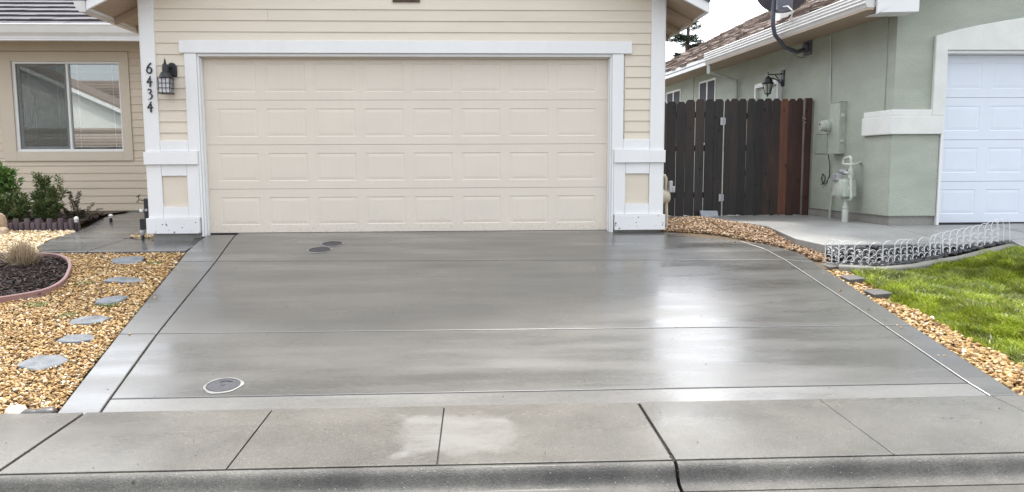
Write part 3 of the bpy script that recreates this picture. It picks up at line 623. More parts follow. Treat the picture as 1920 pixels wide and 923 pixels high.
# ------------------------------------------------------------------ the sage stucco house
A2 = Vector((6.02, .1, 0)); d2 = Vector((-.07136, .99745, 0)); o2 = Vector((-.99745, -.07136, 0))
def S(u, o, z): p = A2+d2*u+o2*o; return Vector((p.x, p.y, z))
def SY(y): return (y-.1)/.99745
def sbox(mb, u0, u1, o0, o1, z0, z1):
    return mb.hexa([S(u0, o0, z0), S(u0, o1, z0), S(u1, o1, z0), S(u1, o0, z0)], [S(u0, o0, z1), S(u0, o1, z1), S(u1, o1, z1), S(u1, o0, z1)])
G = empty('house', (6.02, .1, 0), 'sage green stucco house with white arched garage trim and brown shake roof', 'house')
def gp_(name, m, boxes, bevel=0, parent=None):
    q = MB()
    for b_ in boxes: sbox(q, *b_)
    return q.build(name, m, parent or G, bevel=bevel)
# front wall (gable) and side wall
q = MB(); q.prism([(6.02, .1, .14), (6.62, .1, .14), (6.62, .1, 2.20), (11.46, .1, 2.20), (11.46, .1, .14), (13.6, .1, .14), (13.6, .1, 2.7), (10.0, .1, 4.55), (6.02, .1, 2.72)], (0, .2, 0)); q.build('front_wall', m_stucco, G)
q = MB(); sbox(q, .2, 14, -.2, 0, .14, 2.80); q.build('side_wall', m_stucco, G)
q = MB(); sbox(q, -.0, .58, 0, .022, .145, 1.165); q.box(6.0, 6.615, .078, .0995, .145, 1.165); q.build('pilaster', m_stucco, G, bevel=.008)
q = MB(); sbox(q, .012, 14, -.2, -.012, -.9, .139); q.box(6.035, 6.615, .112, .3, -.9, .139); q.build('foundation', m_found, G)
q = MB(); sbox(q, -.06, .59, .0, .065, 1.17, 1.40); sbox(q, -.045, .58, .0, .050, 1.4005, 1.475); q.box(5.97, 6.63, .035, .0985, 1.17, 1.40); q.box(5.985, 6.49, .05, .0985, 1.4005, 1.475); q.build('band', m_stucw, G, bevel=.01)
tp = [(6.49, 1.402), (6.645, 1.402), (6.645, 2.20), (11.44, 2.20), (11.44, 1.402), (11.6, 1.402), (11.6, 2.375)]+[(9.05+2.56*f, 2.385+.31*(1-f*f)) for f in np.linspace(1, -1, 19)][1:-1]+[(6.49, 2.375)]
MB().prism([(x, .045, z) for x, z in tp], (0, .054, 0)).build('arch_trim', m_stucw, G, bevel=.008)
MB().box(6.622, 6.655, .06, .22, .03, 2.198).box(11.42, 11.455, .06, .22, .03, 2.198).box(6.656, 11.419, .075, .22, 2.165, 2.198).build('door_jamb', m_nwhite, G, bevel=.003)
ND = tag(MB().box(6.657, 11.418, .25, .27, .03, 2.16).build('garage_door', m_bdoor, G), 'white sectional garage door with pressed panels')
pn2 = None; X0 = 6.657
for r in range(4):
    zb = .05+r*.5285; zt = zb+.524; mb = MB(); z0p, z1p = zb+.11, zb+.11+.315
    mb.box(X0, 11.418, .22, .249, zb, z0p).box(X0, 11.418, .22, .249, z1p, zt); xs = [X0]+[t_ for c in range(8) for t_ in (X0+.10+c*.59, X0+.10+c*.59+.455)]+[11.418]
    for c in range(0, len(xs), 2): mb.box(xs[c], xs[c+1], .22, .249, z0p, z1p)
    mb.build('door_section', m_bdoor, ND)
    for c in range(8):
        if pn2 is None:
            q = MB(); a, b = .2275, .1575; 
            for ins, dy in ((0, 0), (.008, .0045), (.014, .0045), (.045, .001)): q.v += [(-a+ins, dy, -b+ins), (a-ins, dy, -b+ins), (a-ins, dy, b-ins), (-a+ins, dy, b-ins)]
            for k in range(3):
                for j in range(4): i0 = k*4+j; i1 = k*4+(j+1) % 4; q.f.append((i0, i1, i1+4, i0+4))
            q.f.append((12, 13, 14, 15)); pn2 = q.mesh('panel', m_bdoor)
        link('panel', pn2, ND, (X0+.10+c*.59+.2275, .22, z0p+.1575))
MB().box(6.657, 11.418, .215, .245, .031, .049).build('bottom_seal', m_black, ND)
# roof: eave along the side wall, gable to the front
sdir = Vector((-o2.x, -o2.y, .5)).normalized(); ndir = Vector((o2.x*.5, o2.y*.5, 1)).normalized()
uf = -.36; Wd = 4.5
def RP(u, w_, dz=0): p = S(u, .5-w_, 2.815+.5*w_+dz); return p
roof = MB().hexa([RP(uf, 0, -.09), RP(14, 0, -.09), RP(14, Wd, -.09), RP(uf, Wd, -.09)][::-1], [RP(uf, 0), RP(14, 0), RP(14, Wd), RP(uf, Wd)][::-1]).build('roof', m_soffit, G)
for k in range(16):
    tile_course(RP(uf-.04, -.02, .0)+sdir*(k*.315), d2, sdir, ndir, 14.4, .24, .315, .42, 500+k, .034).build('tile_course', m_shake, roof)
MB().hexa([RP(uf, Wd, -.09)+Vector((0, 0, 0)), RP(14, Wd, -.09), RP(14, Wd, -.09)+Vector((5, 0, -2.4)), RP(uf, Wd, -.09)+Vector((5, 0, -2.4))][::-1], [RP(uf, Wd, .05), RP(14, Wd, .05), RP(14, Wd, .05)+Vector((5, 0, -2.4)), RP(uf, Wd, .05)+Vector((5, 0, -2.4))][::-1]).build('roof_back', m_shake, roof)
# rake board on the front gable, eave board and fluted gutter on the side
rk = [S(uf-.02, .50, 2.565), S(uf-.02, .50, 2.72), S(uf-.02, -4.0, 2.72+2.25), S(uf-.02, -4.0, 2.565+2.25)]
MB().prism(rk, d2*.04).build('rake_fascia', m_nwhite, roof, bevel=.003)
MB().prism([S(uf-.02, -.02, 2.60), S(uf-.02, .49, 2.58), S(uf-.02, -.02, 2.82)], d2*.3).build('rake_return', m_nwhite, roof)
gp_('eave_fascia', m_nwhite, [(uf, 14, .478, .50, 2.66, 2.795), (uf, 14, .501, .512, 2.74, 2.80)], parent=roof)
gp_('eave_soffit', m_soffit, [(uf+.04, 14, -.02, .477, 2.655, 2.675)], parent=roof)
u0, u1 = uf+.03, 4.93
gpf = [(.513, 2.655), (.513, 2.84), (.63, 2.845), (.645, 2.83), (.632, 2.81), (.645, 2.79), (.632, 2.77), (.642, 2.75), (.628, 2.73), (.636, 2.71), (.615, 2.685), (.60, 2.655)]
MB().prism([S(u0, o, z-.01) for o, z in gpf], d2*(u1-u0)).build('gutter', m_gutter, roof)
gp_('gutter_bracket', m_soffit, [(u0, u1, .513, .60, 2.618, 2.643)], parent=roof)
ds = MB().tube([S(4.82, .57, 2.645), S(4.82, .57, 2.46)], .045, 4).tube([S(4.82, .57, 2.48), S(4.85, .30, 2.42), S(4.80, .06, 2.33)], .035, 6).tube([S(4.80, .055, 2.36), S(4.80, .055, .12)], .036, 4)
ds.build('downspout', m_sagel, roof)
MB().lathe([(.05, 0), (.05, .26), (.035, .28)], (6.68, 5.83, 3.50), 12).build('vent_pipe', m_stucw, roof); q = MB(); q.box(6.3, 6.55, 4.6, 4.95, 3.35, 3.62); q.build('attic_vent', m_stucw, roof, bevel=.02)
# side wall windows, side door, conduit
for y0, y1, zt in ((6.02, 6.94, 2.52), (8.12, 9.12, 2.50)):
    a, b = SY(y0), SY(y1); mid = (a+b)/2
    W2 = gp_('window', m_frame, [(a, a+.04, .002, .012, 1.2, zt), (b-.04, b, .002, .012, 1.2, zt), (a+.0405, b-.0405, .002, .012, zt-.04, zt), (a+.0405, b-.0405, .002, .012, 1.2, 1.24), (mid-.03, mid+.03, .002, .014, 1.2405, zt-.0405)])
    gp_('pane', m_dglass, [(a+.04, mid-.02, .004, .0105, 1.241, zt-.041)], parent=W2); gp_('pane', m_dglass, [(mid+.02, b-.04, .004, .0095, 1.241, zt-.041)], parent=W2)
a, b = SY(3.15), SY(4.05)
DF = gp_('side_door', m_nwhite, [(a, a+.05, .0, .07, .05, 2.17), (b-.05, b, .0, .07, .05, 2.17), (a+.0505, b-.0505, .0, .072, 2.11, 2.18)]); gp_('leaf', m_sagem, [(a+.051, b-.051, .0, .02, .05, 2.109)], parent=DF)
gp_('control_joint', m_black, [(SY(7.27), SY(7.29), .001, .006, .2, 2.64)])
MB().tube([S(1.53, .014, 1.66), S(1.53, .014, 2.30), S(1.57, .012, 2.66)], .007, 6).tube([S(1.49, .014, 1.66), S(1.53, .016, 2.30), S(1.56, .012, 2.66)], .006, 6).build('conduit', m_sagel, G)
# electric meter ------------------------------------------------------
E = empty('electric_meter', S(1.25, .05, 1.3), 'sage painted electric meter box with round glass meter on the stucco side wall', 'electric meter')
def ep(name, m, boxes, bevel=.004):
    q = MB()
    for b_ in boxes: sbox(q, *b_)
    return q.build(name, m, E, bevel=bevel)
ep('cabinet', m_sagem, [(1.08, 1.35, .0, .10, .945, 1.655)]); ep('cabinet_lid', m_sagem, [(1.075, 1.355, .0, .108, 1.656, 1.672)]); ep('latch', m_sagel, [(1.062, 1.079, .03, .08, 1.10, 1.14), (1.062, 1.079, .03, .08, 1.45, 1.50)])
MB().lathe([(.085, 0), (.09, .02), (.085, .05), (.075, .055)], S(1.36, .10, 1.345), 24, o2).build('meter_ring', m_sagem, E, True)
MB().lathe([(.072, 0), (.072, .06), (.06, .08), (.0, .085)], S(1.36, .15, 1.345), 24, o2).build('meter_glass', m_mglass, E, True)
MB().lathe([(.012, 0), (.012, .012)], S(1.36, .232, 1.365), 10, o2).build('dial', m_black, E); ep('sub_panel', m_sagem, [(1.56, 1.86, .0, .012, .955, 1.24)], .002); ep('panel_lip', m_sagel, [(1.54, 1.88, .0, .02, 1.241, 1.256)], .002)
MB().tube([S(1.40, .07, .945), S(1.415, .03, .78), S(1.43, .02, .64), S(1.50, .02, .53), S(1.60, .02, .52), S(1.66, .02, .58), S(1.62, .02, .66), S(1.55, .02, .62), S(1.56, .02, .55), S(1.66, .02, .50)], .007, 6).build('loose_cable', m_black, E, True)
# gas meter on a riser beside the stucco corner
GM = empty('gas_meter', S(.63, .22, zpad(.7)), 'pale painted gas meter on a white riser pipe in front of the sage stucco wall', 'gas meter', 'gas meters')
def tb(name, pts, r, m=None, n=10): return MB().tube([S(*p) for p in pts], r, n).build(name, m or m_sagel, GM, True)
o = .22
MB().lathe([(.042, 0), (.042, .16), (.036, .165), (.036, .19), (.046, .20), (.046, .215), (.034, .22), (.034, .25), (.028, .255), (.026, .29)], S(.63, o, .02), 16).build('riser', m_sagel, GM, True)
tb('lower_elbow', [(.63, o, .29), (.63, o, .325), (.62, o, .335), (.52, o, .335), (.505, o, .345), (.50, o, .37)], .017)
tb('inlet_pipe', [(.50, o, .36), (.525, o, .60), (.535, o, .865)], .019)
tb('top_pipe', [(.535, o, .86), (.545, o, .89), (.57, o, .895), (.68, o, .88), (.715, o, .87), (.72, o, .80)], .021)
tb('tee_pipe', [(.72, o, .80), (.55, o, .795), (.50, o, .795), (.52, .16, .80), (.64, .05, .815), (.68, .0, .82)], .018); tb('union', [(.535, o, .70), (.535, o, .74)], .032); tb('union', [(.535, o, .615), (.535, o, .66)], .030); tb('cross_pipe', [(.75, o, .69), (.50, o, .68)], .02)
def lump(name, c, e, m, ax=None, parent=None, n=18):
    return None
body = MB(); body.lathe([(.09, -.10), (.125, -.085), (.135, 0), (.125, .085), (.09, .10)], S(.66, o, .475), 22, o2).build('diaphragm_case', m_sagel, GM, True)
MB().hexa([S(.52, .12, .36), S(.52, .32, .36), S(.84, .32, .36), S(.84, .12, .36)], [S(.54, .13, .60), S(.54, .31, .60), S(.82, .31, .60), S(.82, .13, .60)]).build('meter_body', m_sagem, GM, bevel=.03, seg=3)
MB().hexa([S(.66, .26, .585), S(.66, .345, .585), S(.80, .345, .585), S(.80, .26, .585)], [S(.66, .26, .675), S(.66, .33, .675), S(.80, .33, .675), S(.80, .26, .675)]).build('index_box', m_galv, GM, bevel=.008)
MB().lathe([(.02, -.05), (.075, -.015), (.08, 0), (.075, .015), (.05, .03)], S(.74, .20, .705), 18).build('regulator', m_galv, GM, True)
MB().lathe([(.03, 0), (.03, .03)], S(.62, o, .315), 12).build('drip_cap', m_sagel, GM, True)
gs = tag(MB().tube([S(1.32, .06, .03), S(1.31, .04, .46)], .016, 8).box(*sum(zip(S(1.32, .055, .46)-Vector((.025, .04, 0)), S(1.32, .055, .46)+Vector((.025, .04, .13))), ())).build('pipe_stub', m_sagem), 'thin sage pipe stub standing on the pad left of the gas meter', 'pipe')
# lantern over the fence
L2 = empty('wall_lantern', S(3.02, 0, 2.15), 'dark hexagonal coach lantern above the wooden fence on the sage side wall', 'lantern', 'wall lanterns')
lc = S(3.06, .24, 0); lx, ly = lc.x, lc.y
q = MB(); sbox(q, 2.97, 3.07, .0, .02, 2.06, 2.32); q.build('back_plate', m_black, L2, bevel=.006)
MB().tube([S(3.02, .02, 2.10), S(3.03, .12, 2.17), S(3.05, .22, 2.20)], .009, 6).tube([S(3.02, .02, 2.26), S(3.04, .15, 2.25), S(3.06, .24, 2.25), S(3.06, .245, 2.29)], .010, 6).tube([S(3.03, .14, 2.25), S(3.03, .06, 2.15)], .007, 6).build('arm', m_black, L2, True)
MB().lathe([(.10, 0), (.105, .006), (.085, .02), (.05, .09), (.022, .115), (.012, .13)], (lx, ly, 2.10), 6).build('hood', m_black, L2)
q = MB()
for k in range(6):
    a = math.pi*k/3; q.tube([(lx+.085*math.cos(a), ly+.085*math.sin(a), 2.10), (lx+.045*math.cos(a), ly+.045*math.sin(a), 1.945)], .006, 4)
q.lathe([(.05, 0), (.05, .012), (.0, .013)], (lx, ly, 1.936), 6); q.lathe([(.004, -.045), (.018, -.02), (.014, -.01), (.045, 0)], (lx, ly, 1.936), 8); q.build('cage', m_black, L2)
MB().lathe([(.040, 0), (.078, .15)], (lx, ly, 1.948), 6).build('shade', m_mglass, L2)
# satellite dish
DS = empty('satellite_dish', S(2.24, 0, 2.55), 'slate grey satellite dish on a bent arm below the gutter of the sage house', 'satellite dish')
q = MB(); sbox(q, 2.10, 2.36, .0, .015, 2.44, 2.70); q.build('wall_bracket', m_dish, DS, bevel=.03, seg=3)
MB().lathe([(.07, 0), (.075, .03), (.06, .05)], S(2.24, .015, 2.56), 16, o2).build('hub', m_dish, DS, True)
MB().tube([S(2.24, .03, 2.54), S(2.14, .22, 2.48), S(1.98, .50, 2.52), S(1.84, .72, 2.68), S(1.76, .79, 2.80), S(1.74, .80, 2.90), S(1.73, .80, 3.2)], .030, 10).build('arm', m_dish, DS, True)
MB().tube([S(2.30, .03, 2.42), S(2.16, .18, 2.40), S(2.0, .47, 2.49)], .010, 6).build('strut', m_galv, DS, True)
dc = S(1.66, .70, 3.31); dax = Vector((.30, .80, .42)).normalized()
q = MB(); q.lathe([(.10, -.0), (.25, .025), (.36, .07), (.395, .095), (.40, .10), (.395, .103), (.36, .08), (.25, .036), (.05, .012)], dc, 40, dax); q.build('reflector', m_dish, DS, True)
q = MB(); q.tube([dc+Vector((-.10, -.02, -.02)), dc+Vector((-.10, -.05, -.32))], .012, 6); q.tube([dc+Vector((.10, -.02, -.02)), dc+Vector((.10, -.05, -.30))], .012, 6); q.box(dc.x-.11, dc.x+.11, dc.y-.10, dc.y-.03, dc.z-.33, dc.z-.10); q.build('back_mount', m_dish, DS, bevel=.008)
MB().tube([S(1.70, .73, 3.10), S(1.58, .74, 3.02), S(1.42, .74, 3.0), S(1.33, .72, 2.93), S(1.38, .70, 2.85), S(1.5, .67, 2.83)], .010, 6).build('cable', m_pvc, DS, True)

# ------------------------------------------------------------------ wooden fence and gate
FY = 2.1
def picket(parent, x0, x1, zt, m, y, rr):
    e = .028; t = rr.uniform(-.004, .004); zb = .035
    pts = [(x0+t*.5, y, zb+rr.uniform(-.012, .012)), (x1, y, zb+rr.uniform(-.012, .012)), (x1+t, y, zt-e-.01), (x1-e+t, y, zt), (x0+e+t, y, zt), (x0+t, y, zt-e-.01)]
    return MB().prism(pts, (0, .016, 0)).build('picket', m, parent, bevel=.002, seg=1)
rr = random.Random(5)
FN = empty('wooden_fence', (4.0, FY, .03), 'dark weathered dog eared fence panel between the garage and the gate', 'fence')
for i in range(7):
    x0 = 3.52+i*.1415; picket(FN, x0+rr.uniform(0, .006), x0+.1385+rr.uniform(-.004, .0035), (1.735, 1.74, 1.735, 1.765, 1.775, 1.775, 1.775)[i], m_fence, FY+rr.uniform(0, .010), rr)
for z in (.30, 1.0, 1.50): MB().box(3.1, 4.50, FY+.028, FY+.065, z, z+.088).build('rail', m_fence, FN)
MB().box(4.40, 4.49, FY+.03, FY+.12, .0, 1.70).build('post', m_fence, FN)
MB().box(3.09, 3.52, FY, FY+.016, .02, 1.74).build('filler_board', m_fence, FN)
GT = empty('wooden_gate', (5.1, FY, .03), 'weathered gate of dark and reddish pickets beside the sage wall', 'gate')
gx = [4.530, 4.610, 4.738, 4.866, 4.994, 5.122, 5.248, 5.372, 5.496, 5.615, 5.722]
for i in range(10):
    m = m_flite if i == 7 else (m_fred if i >= 8 else (m_fbrown if i in (5, 6) else m_fence))
    o_ = picket(GT, gx[i]+.0008, gx[i+1]-.0008-rr.uniform(0, .005)*(i % 3 == 1), 1.778+rr.uniform(-.006, .006), m, FY-.012+rr.uniform(0, .008), rr)
    if i == 7: o_['label'] = 'bright orange brown picket'
for z in (.28, 1.0, 1.48): MB().box(4.54, 5.72, FY+.016, FY+.053, z, z+.088).build('rail', m_fence, GT)
MB().prism([(4.56, FY+.0535, .37), (4.64, FY+.0535, .37), (5.70, FY+.0535, 1.48), (5.62, FY+.0535, 1.48)], (0, .03, 0)).build('brace', m_fence, GT)
for z in (1.45, .31):
    MB().box(4.462, 4.505, FY-.020, FY-.014, z-.06, z+.05).box(4.515, 4.535, FY-.030, FY-.024, z-.055, z+.045).tube([(4.512, FY-.022, z-.06), (4.512, FY-.022, z+.05)], .008, 6).build('hinge', m_galv, GT)
MB().box(5.70, 5.725, FY-.03, FY-.014, 1.44, 1.52).lathe([(.02, -.015), (.024, 0), (.02, .015)], (5.73, FY-.04, 1.475), 10).lathe([(.018, -.012), (.022, 0), (.018, .012)], (5.735, FY-.04, 1.42), 10).build('latch', m_brass, GT)
gpst = tag(MB().box(5.742, 5.845, FY-.03, FY+.06, -.2, 1.785).build('gate_post', m_fred, bevel=.004), 'reddish gate post against the sage stucco wall', 'post')
tag(MB().hexa([(4.155, 1.93, .03), (4.42, 1.93, .03), (4.42, 1.99, .03), (4.155, 1.99, .03)], [(4.155, 1.99, .115), (4.42, 1.99, .110), (4.42, 2.05, .110), (4.155, 2.05, .115)]).build('paver', m_rail, bevel=.004), 'plain grey paver leaning on the foot of the fence', 'paver')
# tan gas set at the garage corner
T = empty('gas_meter', (3.2, .35, -.05), 'tan painted gas meter half hidden behind the right garage corner', 'gas meter', 'gas meters')
def tt(name, pts, r, m=m_tanp, n=10): return MB().tube(pts, r, n).build(name, m, T, True)
tt('loop_pipe', [(3.14, .35, .55), (3.145, .35, .64), (3.175, .35, .675), (3.21, .35, .67), (3.228, .35, .63), (3.232, .35, .45), (3.24, .35, .25), (3.246, .35, .05), (3.25, .35, -.10)], .020)
MB().lathe([(.05, -.11), (.085, -.09), (.095, 0), (.085, .09), (.05, .11)], (3.175, .37, .40), 18, (1, 0, 0)).build('meter_body', m_tanp, T, True)
MB().lathe([(.04, 0), (.045, .05), (.03, .07)], (3.13, .34, .50), 12).lathe([(.035, 0), (.04, .04), (.03, .06)], (3.13, .34, .22), 12).build('valve', m_tanp, T, True)
tt('cross_pipe', [(3.10, .33, .42), (3.16, .33, .40), (3.24, .34, .405)], .022); tt('drop_pipe', [(3.14, .34, .52), (3.14, .34, .2)], .025)
MB().box(3.262, 3.306, .30, .37, .455, .60).box(3.3065, 3.338, .30, .36, .455, .53).build('index_box', m_galv, T, bevel=.006)
MB().lathe([(.03, 0), (.035, .03), (.028, .06)], (3.25, .35, -.06), 12).build('foot_union', m_tanp, T, True)
# black irrigation riser at the left garage corner
B = empty('irrigation_riser', (-3.2, .15, -.07), 'black irrigation riser with brass tap at the left garage corner', 'irrigation valve')
MB().box(-3.215, -3.13, .10, .19, .185, .43).build('riser_box', m_black, B, bevel=.012, seg=3); MB().box(-3.265, -3.20, .08, .15, .05, .185).build('valve_body', m_black, B, bevel=.008)
MB().lathe([(.026, 0), (.034, .02), (.034, .05), (.030, .06)], (-3.248, .115, -.02), 14).build('union', m_galv, B, True); MB().lathe([(.018, 0), (.018, .06)], (-3.248, .115, -.08), 10).build('pipe', m_black, B, True)
MB().tube([(-3.20, .13, .40), (-3.235, .12, .41), (-3.27, .11, .42), (-3.285, .105, .40), (-3.288, .105, .375)], .013, 8).build('tap', m_brass, B, True); MB().tube([(-3.295, .10, .45), (-3.25, .11, .475)], .006, 6).tube([(-3.27, .11, .43), (-3.27, .105, .46)], .006, 6).build('handle', m_black, B)
MB().lathe([(.004, -.02), (.018, -.016), (.022, 0), (.018, .016), (.004, .02)], (-3.232, .07, .285), 14).build('cap', m_pvc, B, True); MB().lathe([(.016, 0), (.016, .02)], (-3.18, .098, .29), 12, (0, -1, 0)).build('screw', m_galv, B)

# ------------------------------------------------------------------ drain clean-outs on the driveway
tilt = Euler((math.atan(K), 0, 0)).to_matrix()
def cleanout(x, y, r0, label, text=False):
    o_ = empty('cleanout_cover', (x, y, zd(y)), label, 'drain cover', 'clean-out covers set in the driveway')
    ax = tilt @ Vector((0, 0, 1)); c = Vector((x, y, zd(y)))
    n = 48; mb = MB(); rj = [r0*(1.22+.035*math.sin(k*.8)+.035*math.sin(k*.35+x*5)) for k in range(n)]
    for rad, h in ((rj, .0025), ([r0*1.05]*n, .006), ([r0*1.05]*n, -.02)):
        for k in range(n): a = 2*math.pi*k/n; mb.v.append(tuple(c+tilt @ Vector((rad[k]*math.cos(a), rad[k]*math.sin(a), h))))
    for i in range(2):
        for k in range(n): mb.f.append((i*n+k, i*n+(k+1) % n, (i+1)*n+(k+1) % n, (i+1)*n+k))
    mb.build('mortar_ring', m_ring, o_)
    MB().lathe([(r0*1.05, .002), (r0*1.05, .0042), (.001, .0042)], c, 40, ax).build('dirt_gap', m_joint, o_)  # disc of joint dirt showing in the gap round the lid
    MB().lathe([(r0, .0045), (r0, .0075), (r0*.94, .0078), (r0*.93, .0060), (.014, .0058), (.013, .0046), (.001, .0045)], c, 40, ax).build('lid', m_iron, o_)
    MB().lathe([(.010, .006), (.010, .0065), (.001, .0066)], c+tilt @ Vector((0, .0, 0)), 10, ax).build('pick_hole', m_black, o_)
    if text:
        mb = MB()
        for k in range(8):
            a = math.pi*(.5+(3.5-k)*.055); p = Vector((math.cos(a)*r0*.62, math.sin(a)*r0*.62, 0))
            for dx, dy, wx, wy in ((0, 0, .003, .018), (.004, .006*(k % 2), .005, .003), (.004, -.006, .004, .003)):
                q = [c+tilt @ (p+Vector((dx+ix*wx, dy+iy*wy, .0085))) for ix, iy in ((-1, -.5), (1, -.5), (1, .5), (-1, .5))]
                mb.prism(q, tilt @ Vector((0, 0, -.0022)))
        mb.build('raised_mark', m_iron, o_)
cleanout(-.851, -4.432, .103, 'black iron drain cover in a pale ring near the foot of the driveway', True)
cleanout(-.94, -.80, .115, 'nearer of two dark drain covers by the garage door')
cleanout(-.85, -.52, .110, 'farther of two dark drain covers by the garage door')

# ------------------------------------------------------------------ stones, mulch, lawn (numpy built)
def ico():
    t = (1+5**.5)/2; V = np.array([(-1,t,0),(1,t,0),(-1,-t,0),(1,-t,0),(0,-1,t),(0,1,t),(0,-1,-t),(0,1,-t),(t,0,-1),(t,0,1),(-t,0,-1),(-t,0,1)], float); V /= np.linalg.norm(V[0])
    F = np.array([(0,11,5),(0,5,1),(0,1,7),(0,7,10),(0,10,11),(1,5,9),(5,11,4),(11,10,2),(10,7,6),(7,1,8),(3,9,4),(3,4,2),(3,2,6),(3,6,8),(3,8,9),(4,9,5),(2,4,11),(6,2,10),(8,6,7),(9,8,1)])
    return V, F
IV, IF = ico()
def rotmats(n, tilt):
    ax = rng.uniform(-tilt, tilt, n); ay = rng.uniform(-tilt, tilt, n); az = rng.uniform(0, 2*np.pi, n)
    def m(a, i, j):
        M_ = np.tile(np.eye(3), (n, 1, 1)); c, s = np.cos(a), np.sin(a); M_[:, i, i] = c; M_[:, j, j] = c; M_[:, i, j] = -s; M_[:, j, i] = s; return M_
    return m(az, 0, 1) @ m(ay, 0, 2) @ m(ax, 1, 2)
def stones(name, P, r0, r1, m, flat=.55, tilt=.7, rough=.22):
    n = len(P); sc = rng.uniform(r0, r1, (n, 1)) * np.stack([rng.uniform(.8, 1.35, n), rng.uniform(.65, 1.0, n), rng.uniform(flat*.7, flat*1.3, n)], 1)
    V = IV[None]*(1+rng.uniform(-rough, rough, (n, 12, 1))); V = V*sc[:, None, :]
    V = np.einsum('nij,nvj->nvi', rotmats(n, tilt), V)+P[:, None, :]
    F = (IF[None]+(np.arange(n)*12)[:, None, None]).reshape(-1, 3)
    return link(name, npmesh(name, V.reshape(-1, 3), F, m))
def inpoly(X, Y, poly):
    r = np.zeros(len(X), bool); n = len(poly)
    for i in range(n):
        (x1, y1), (x2, y2) = poly[i], poly[(i+1) % n]
        c = ((y1 > Y) != (y2 > Y)) & (X < (x2-x1)*(Y-y1)/((y2-y1) or 1e-9)+x1); r ^= c
    return r
def scatter(poly, dens, zf, holes=(), zj=.012):
    p = np.array(poly); a = p.min(0); b = p.max(0); n = int((b-a).prod()*dens)
    X = rng.uniform(a[0], b[0], n); Y = rng.uniform(a[1], b[1], n); k = inpoly(X, Y, poly)
    for h in holes: k &= ~inpoly(X, Y, h)
    X, Y = X[k], Y[k]; Z = np.array([zf(x, y) for x, y in zip(X, Y)])+rng.uniform(-zj*.5, zj, len(X))
    return np.stack([X, Y, Z], 1)
bed = [(-6.4, -1.00), (-4.31, -.97), (-3.93, -.985), (-3.67, -1.05), (-3.46, -1.24), (-3.30, -1.50), (-3.18, -1.78), (-3.10, -2.02), (-3.08, -2.24), (-3.14, -2.40), (-3.37, -2.58), (-3.9, -2.90), (-4.7, -3.12), (-6.4, -3.2)]
steps = [(-2.248, -3.974, .17, .145, 'palest and nearest grey flagstone in the golden gravel, beside the lower driveway'), (-2.246, -3.515, .165, .10, 'second nearest grey flagstone in the golden gravel, a broad thin one'), (-2.36, -3.08, .165, .115, 'third nearest grey flagstone in the golden gravel, with a small dark tip'),
         (-2.437, -2.555, .145, .13, 'fourth nearest grey flagstone, with a green weed at its near edge'), (-2.585, -1.92, .215, .10, 'second farthest grey flagstone, long and dark in the gravel'), (-2.86, -1.16, .185, .165, 'farthest grey flagstone, close to the front walk')]
zg = lambda x, y: zl(y)
fp = []
for sx, sy, a, b, _ in steps: fp.append([(sx+(a-.01)*math.cos(t), sy+(b-.01)*math.sin(t)) for t in np.linspace(0, 2*math.pi, 12)[:-1]])
gp1 = [(-6.3, -.84), (-2.40, -.84), (-2.335, -1.25), (-1.985, -3.42), (-1.735, -4.845), (-6.3, -4.845)]
near = [(-4.6, -.84), (-2.40, -.84), (-2.335, -1.25), (-1.985, -3.42), (-1.735, -4.845), (-3.6, -4.845)]
o_ = stones('gravel', np.concatenate([scatter(near, 4200, zg, [bed]+fp, .016), scatter([(-6.3, -.84), (-4.6, -.84), (-3.6, -4.845), (-6.3, -4.845)], 900, zg, [bed], .016)]), .0068, .0168, m_gravel, .48)
tag(o_, 'golden tan gravel bed left of the driveway', kind='stuff')
P = scatter([(-2.41, -.9), (-2.33, -.9), (-1.62, -4.8), (-1.72, -4.8)], 26, lambda x, y: zd(y)+.006, (), .002)
P = np.concatenate([P, scatter([(4.15, -1.2), (4.36, -1.2), (4.29, -4.8), (4.12, -4.8)], 16, lambda x, y: zd(y)+.006, (), .002), scatter([(3.3, -.5), (3.9, -.75), (4.2, -.72), (3.5, -.2)], 40, lambda x, y: zd(y)+.006, (), .002)])
tag(stones('stray_gravel', P, .005, .012, m_gravel, .5), 'stray gravel chips spilled on the driveway edges', kind='stuff')
o_ = stones('gravel', np.concatenate([scatter([(-8.5, -.80), (-4.0, -.79), (-4.24, -.40), (-4.42, .26), (-4.48, .95), (-4.58, 1.14), (-8.5, 1.14)], 1250, zg, (), .016), scatter([(-3.30, .26), (-3.12, .18), (-3.10, .56), (-3.30, .60), (-3.47, .58), (-3.52, .32)], 1500, lambda x, y: zw(y)+.002, (), .02)]), .012, .026, m_gravel3)
tag(o_, 'pale gravel between the front walk and the plum log edging', kind='stuff')
strip = [(3.13, .0), (3.52, -.19), (3.92, -.46), (4.14, -.66), (4.32, -.94), (4.40, -1.2), (4.40, -1.42), (4.58, -1.48), (4.595, -1.2), (4.44, -.75), (4.44, .05), (4.40, .68), (4.2, 1.1), (4.1, 1.95), (3.12, 1.95)]
o_ = stones('gravel', scatter(strip, 4200, lambda x, y: zgr(x, y), (), .022), .0085, .0205, m_gravel2, .48); tag(o_, 'brown gravel heaped between the garage corner and the raised pad', kind='stuff')
zed = lambda x, y: min(zd(y)-.035+.2*max(0, 0), zlawn(y)+.012)
o_ = stones('gravel', np.concatenate([scatter([(4.305, -4.83), (4.32, -3.5), (4.33, -2.9), (4.45, -2.82), (4.60, -3.02), (4.60, -3.6), (4.67, -4.3), (4.74, -4.83)], 2600, lambda x, y: zlawn(y)+.012, (), .016), scatter([(4.345, -2.9), (4.385, -1.7), (4.62, -1.72), (4.60, -2.9)], 2200, lambda x, y: zlawn(y)-.012, (), .012)]), .010, .025, m_gravel)
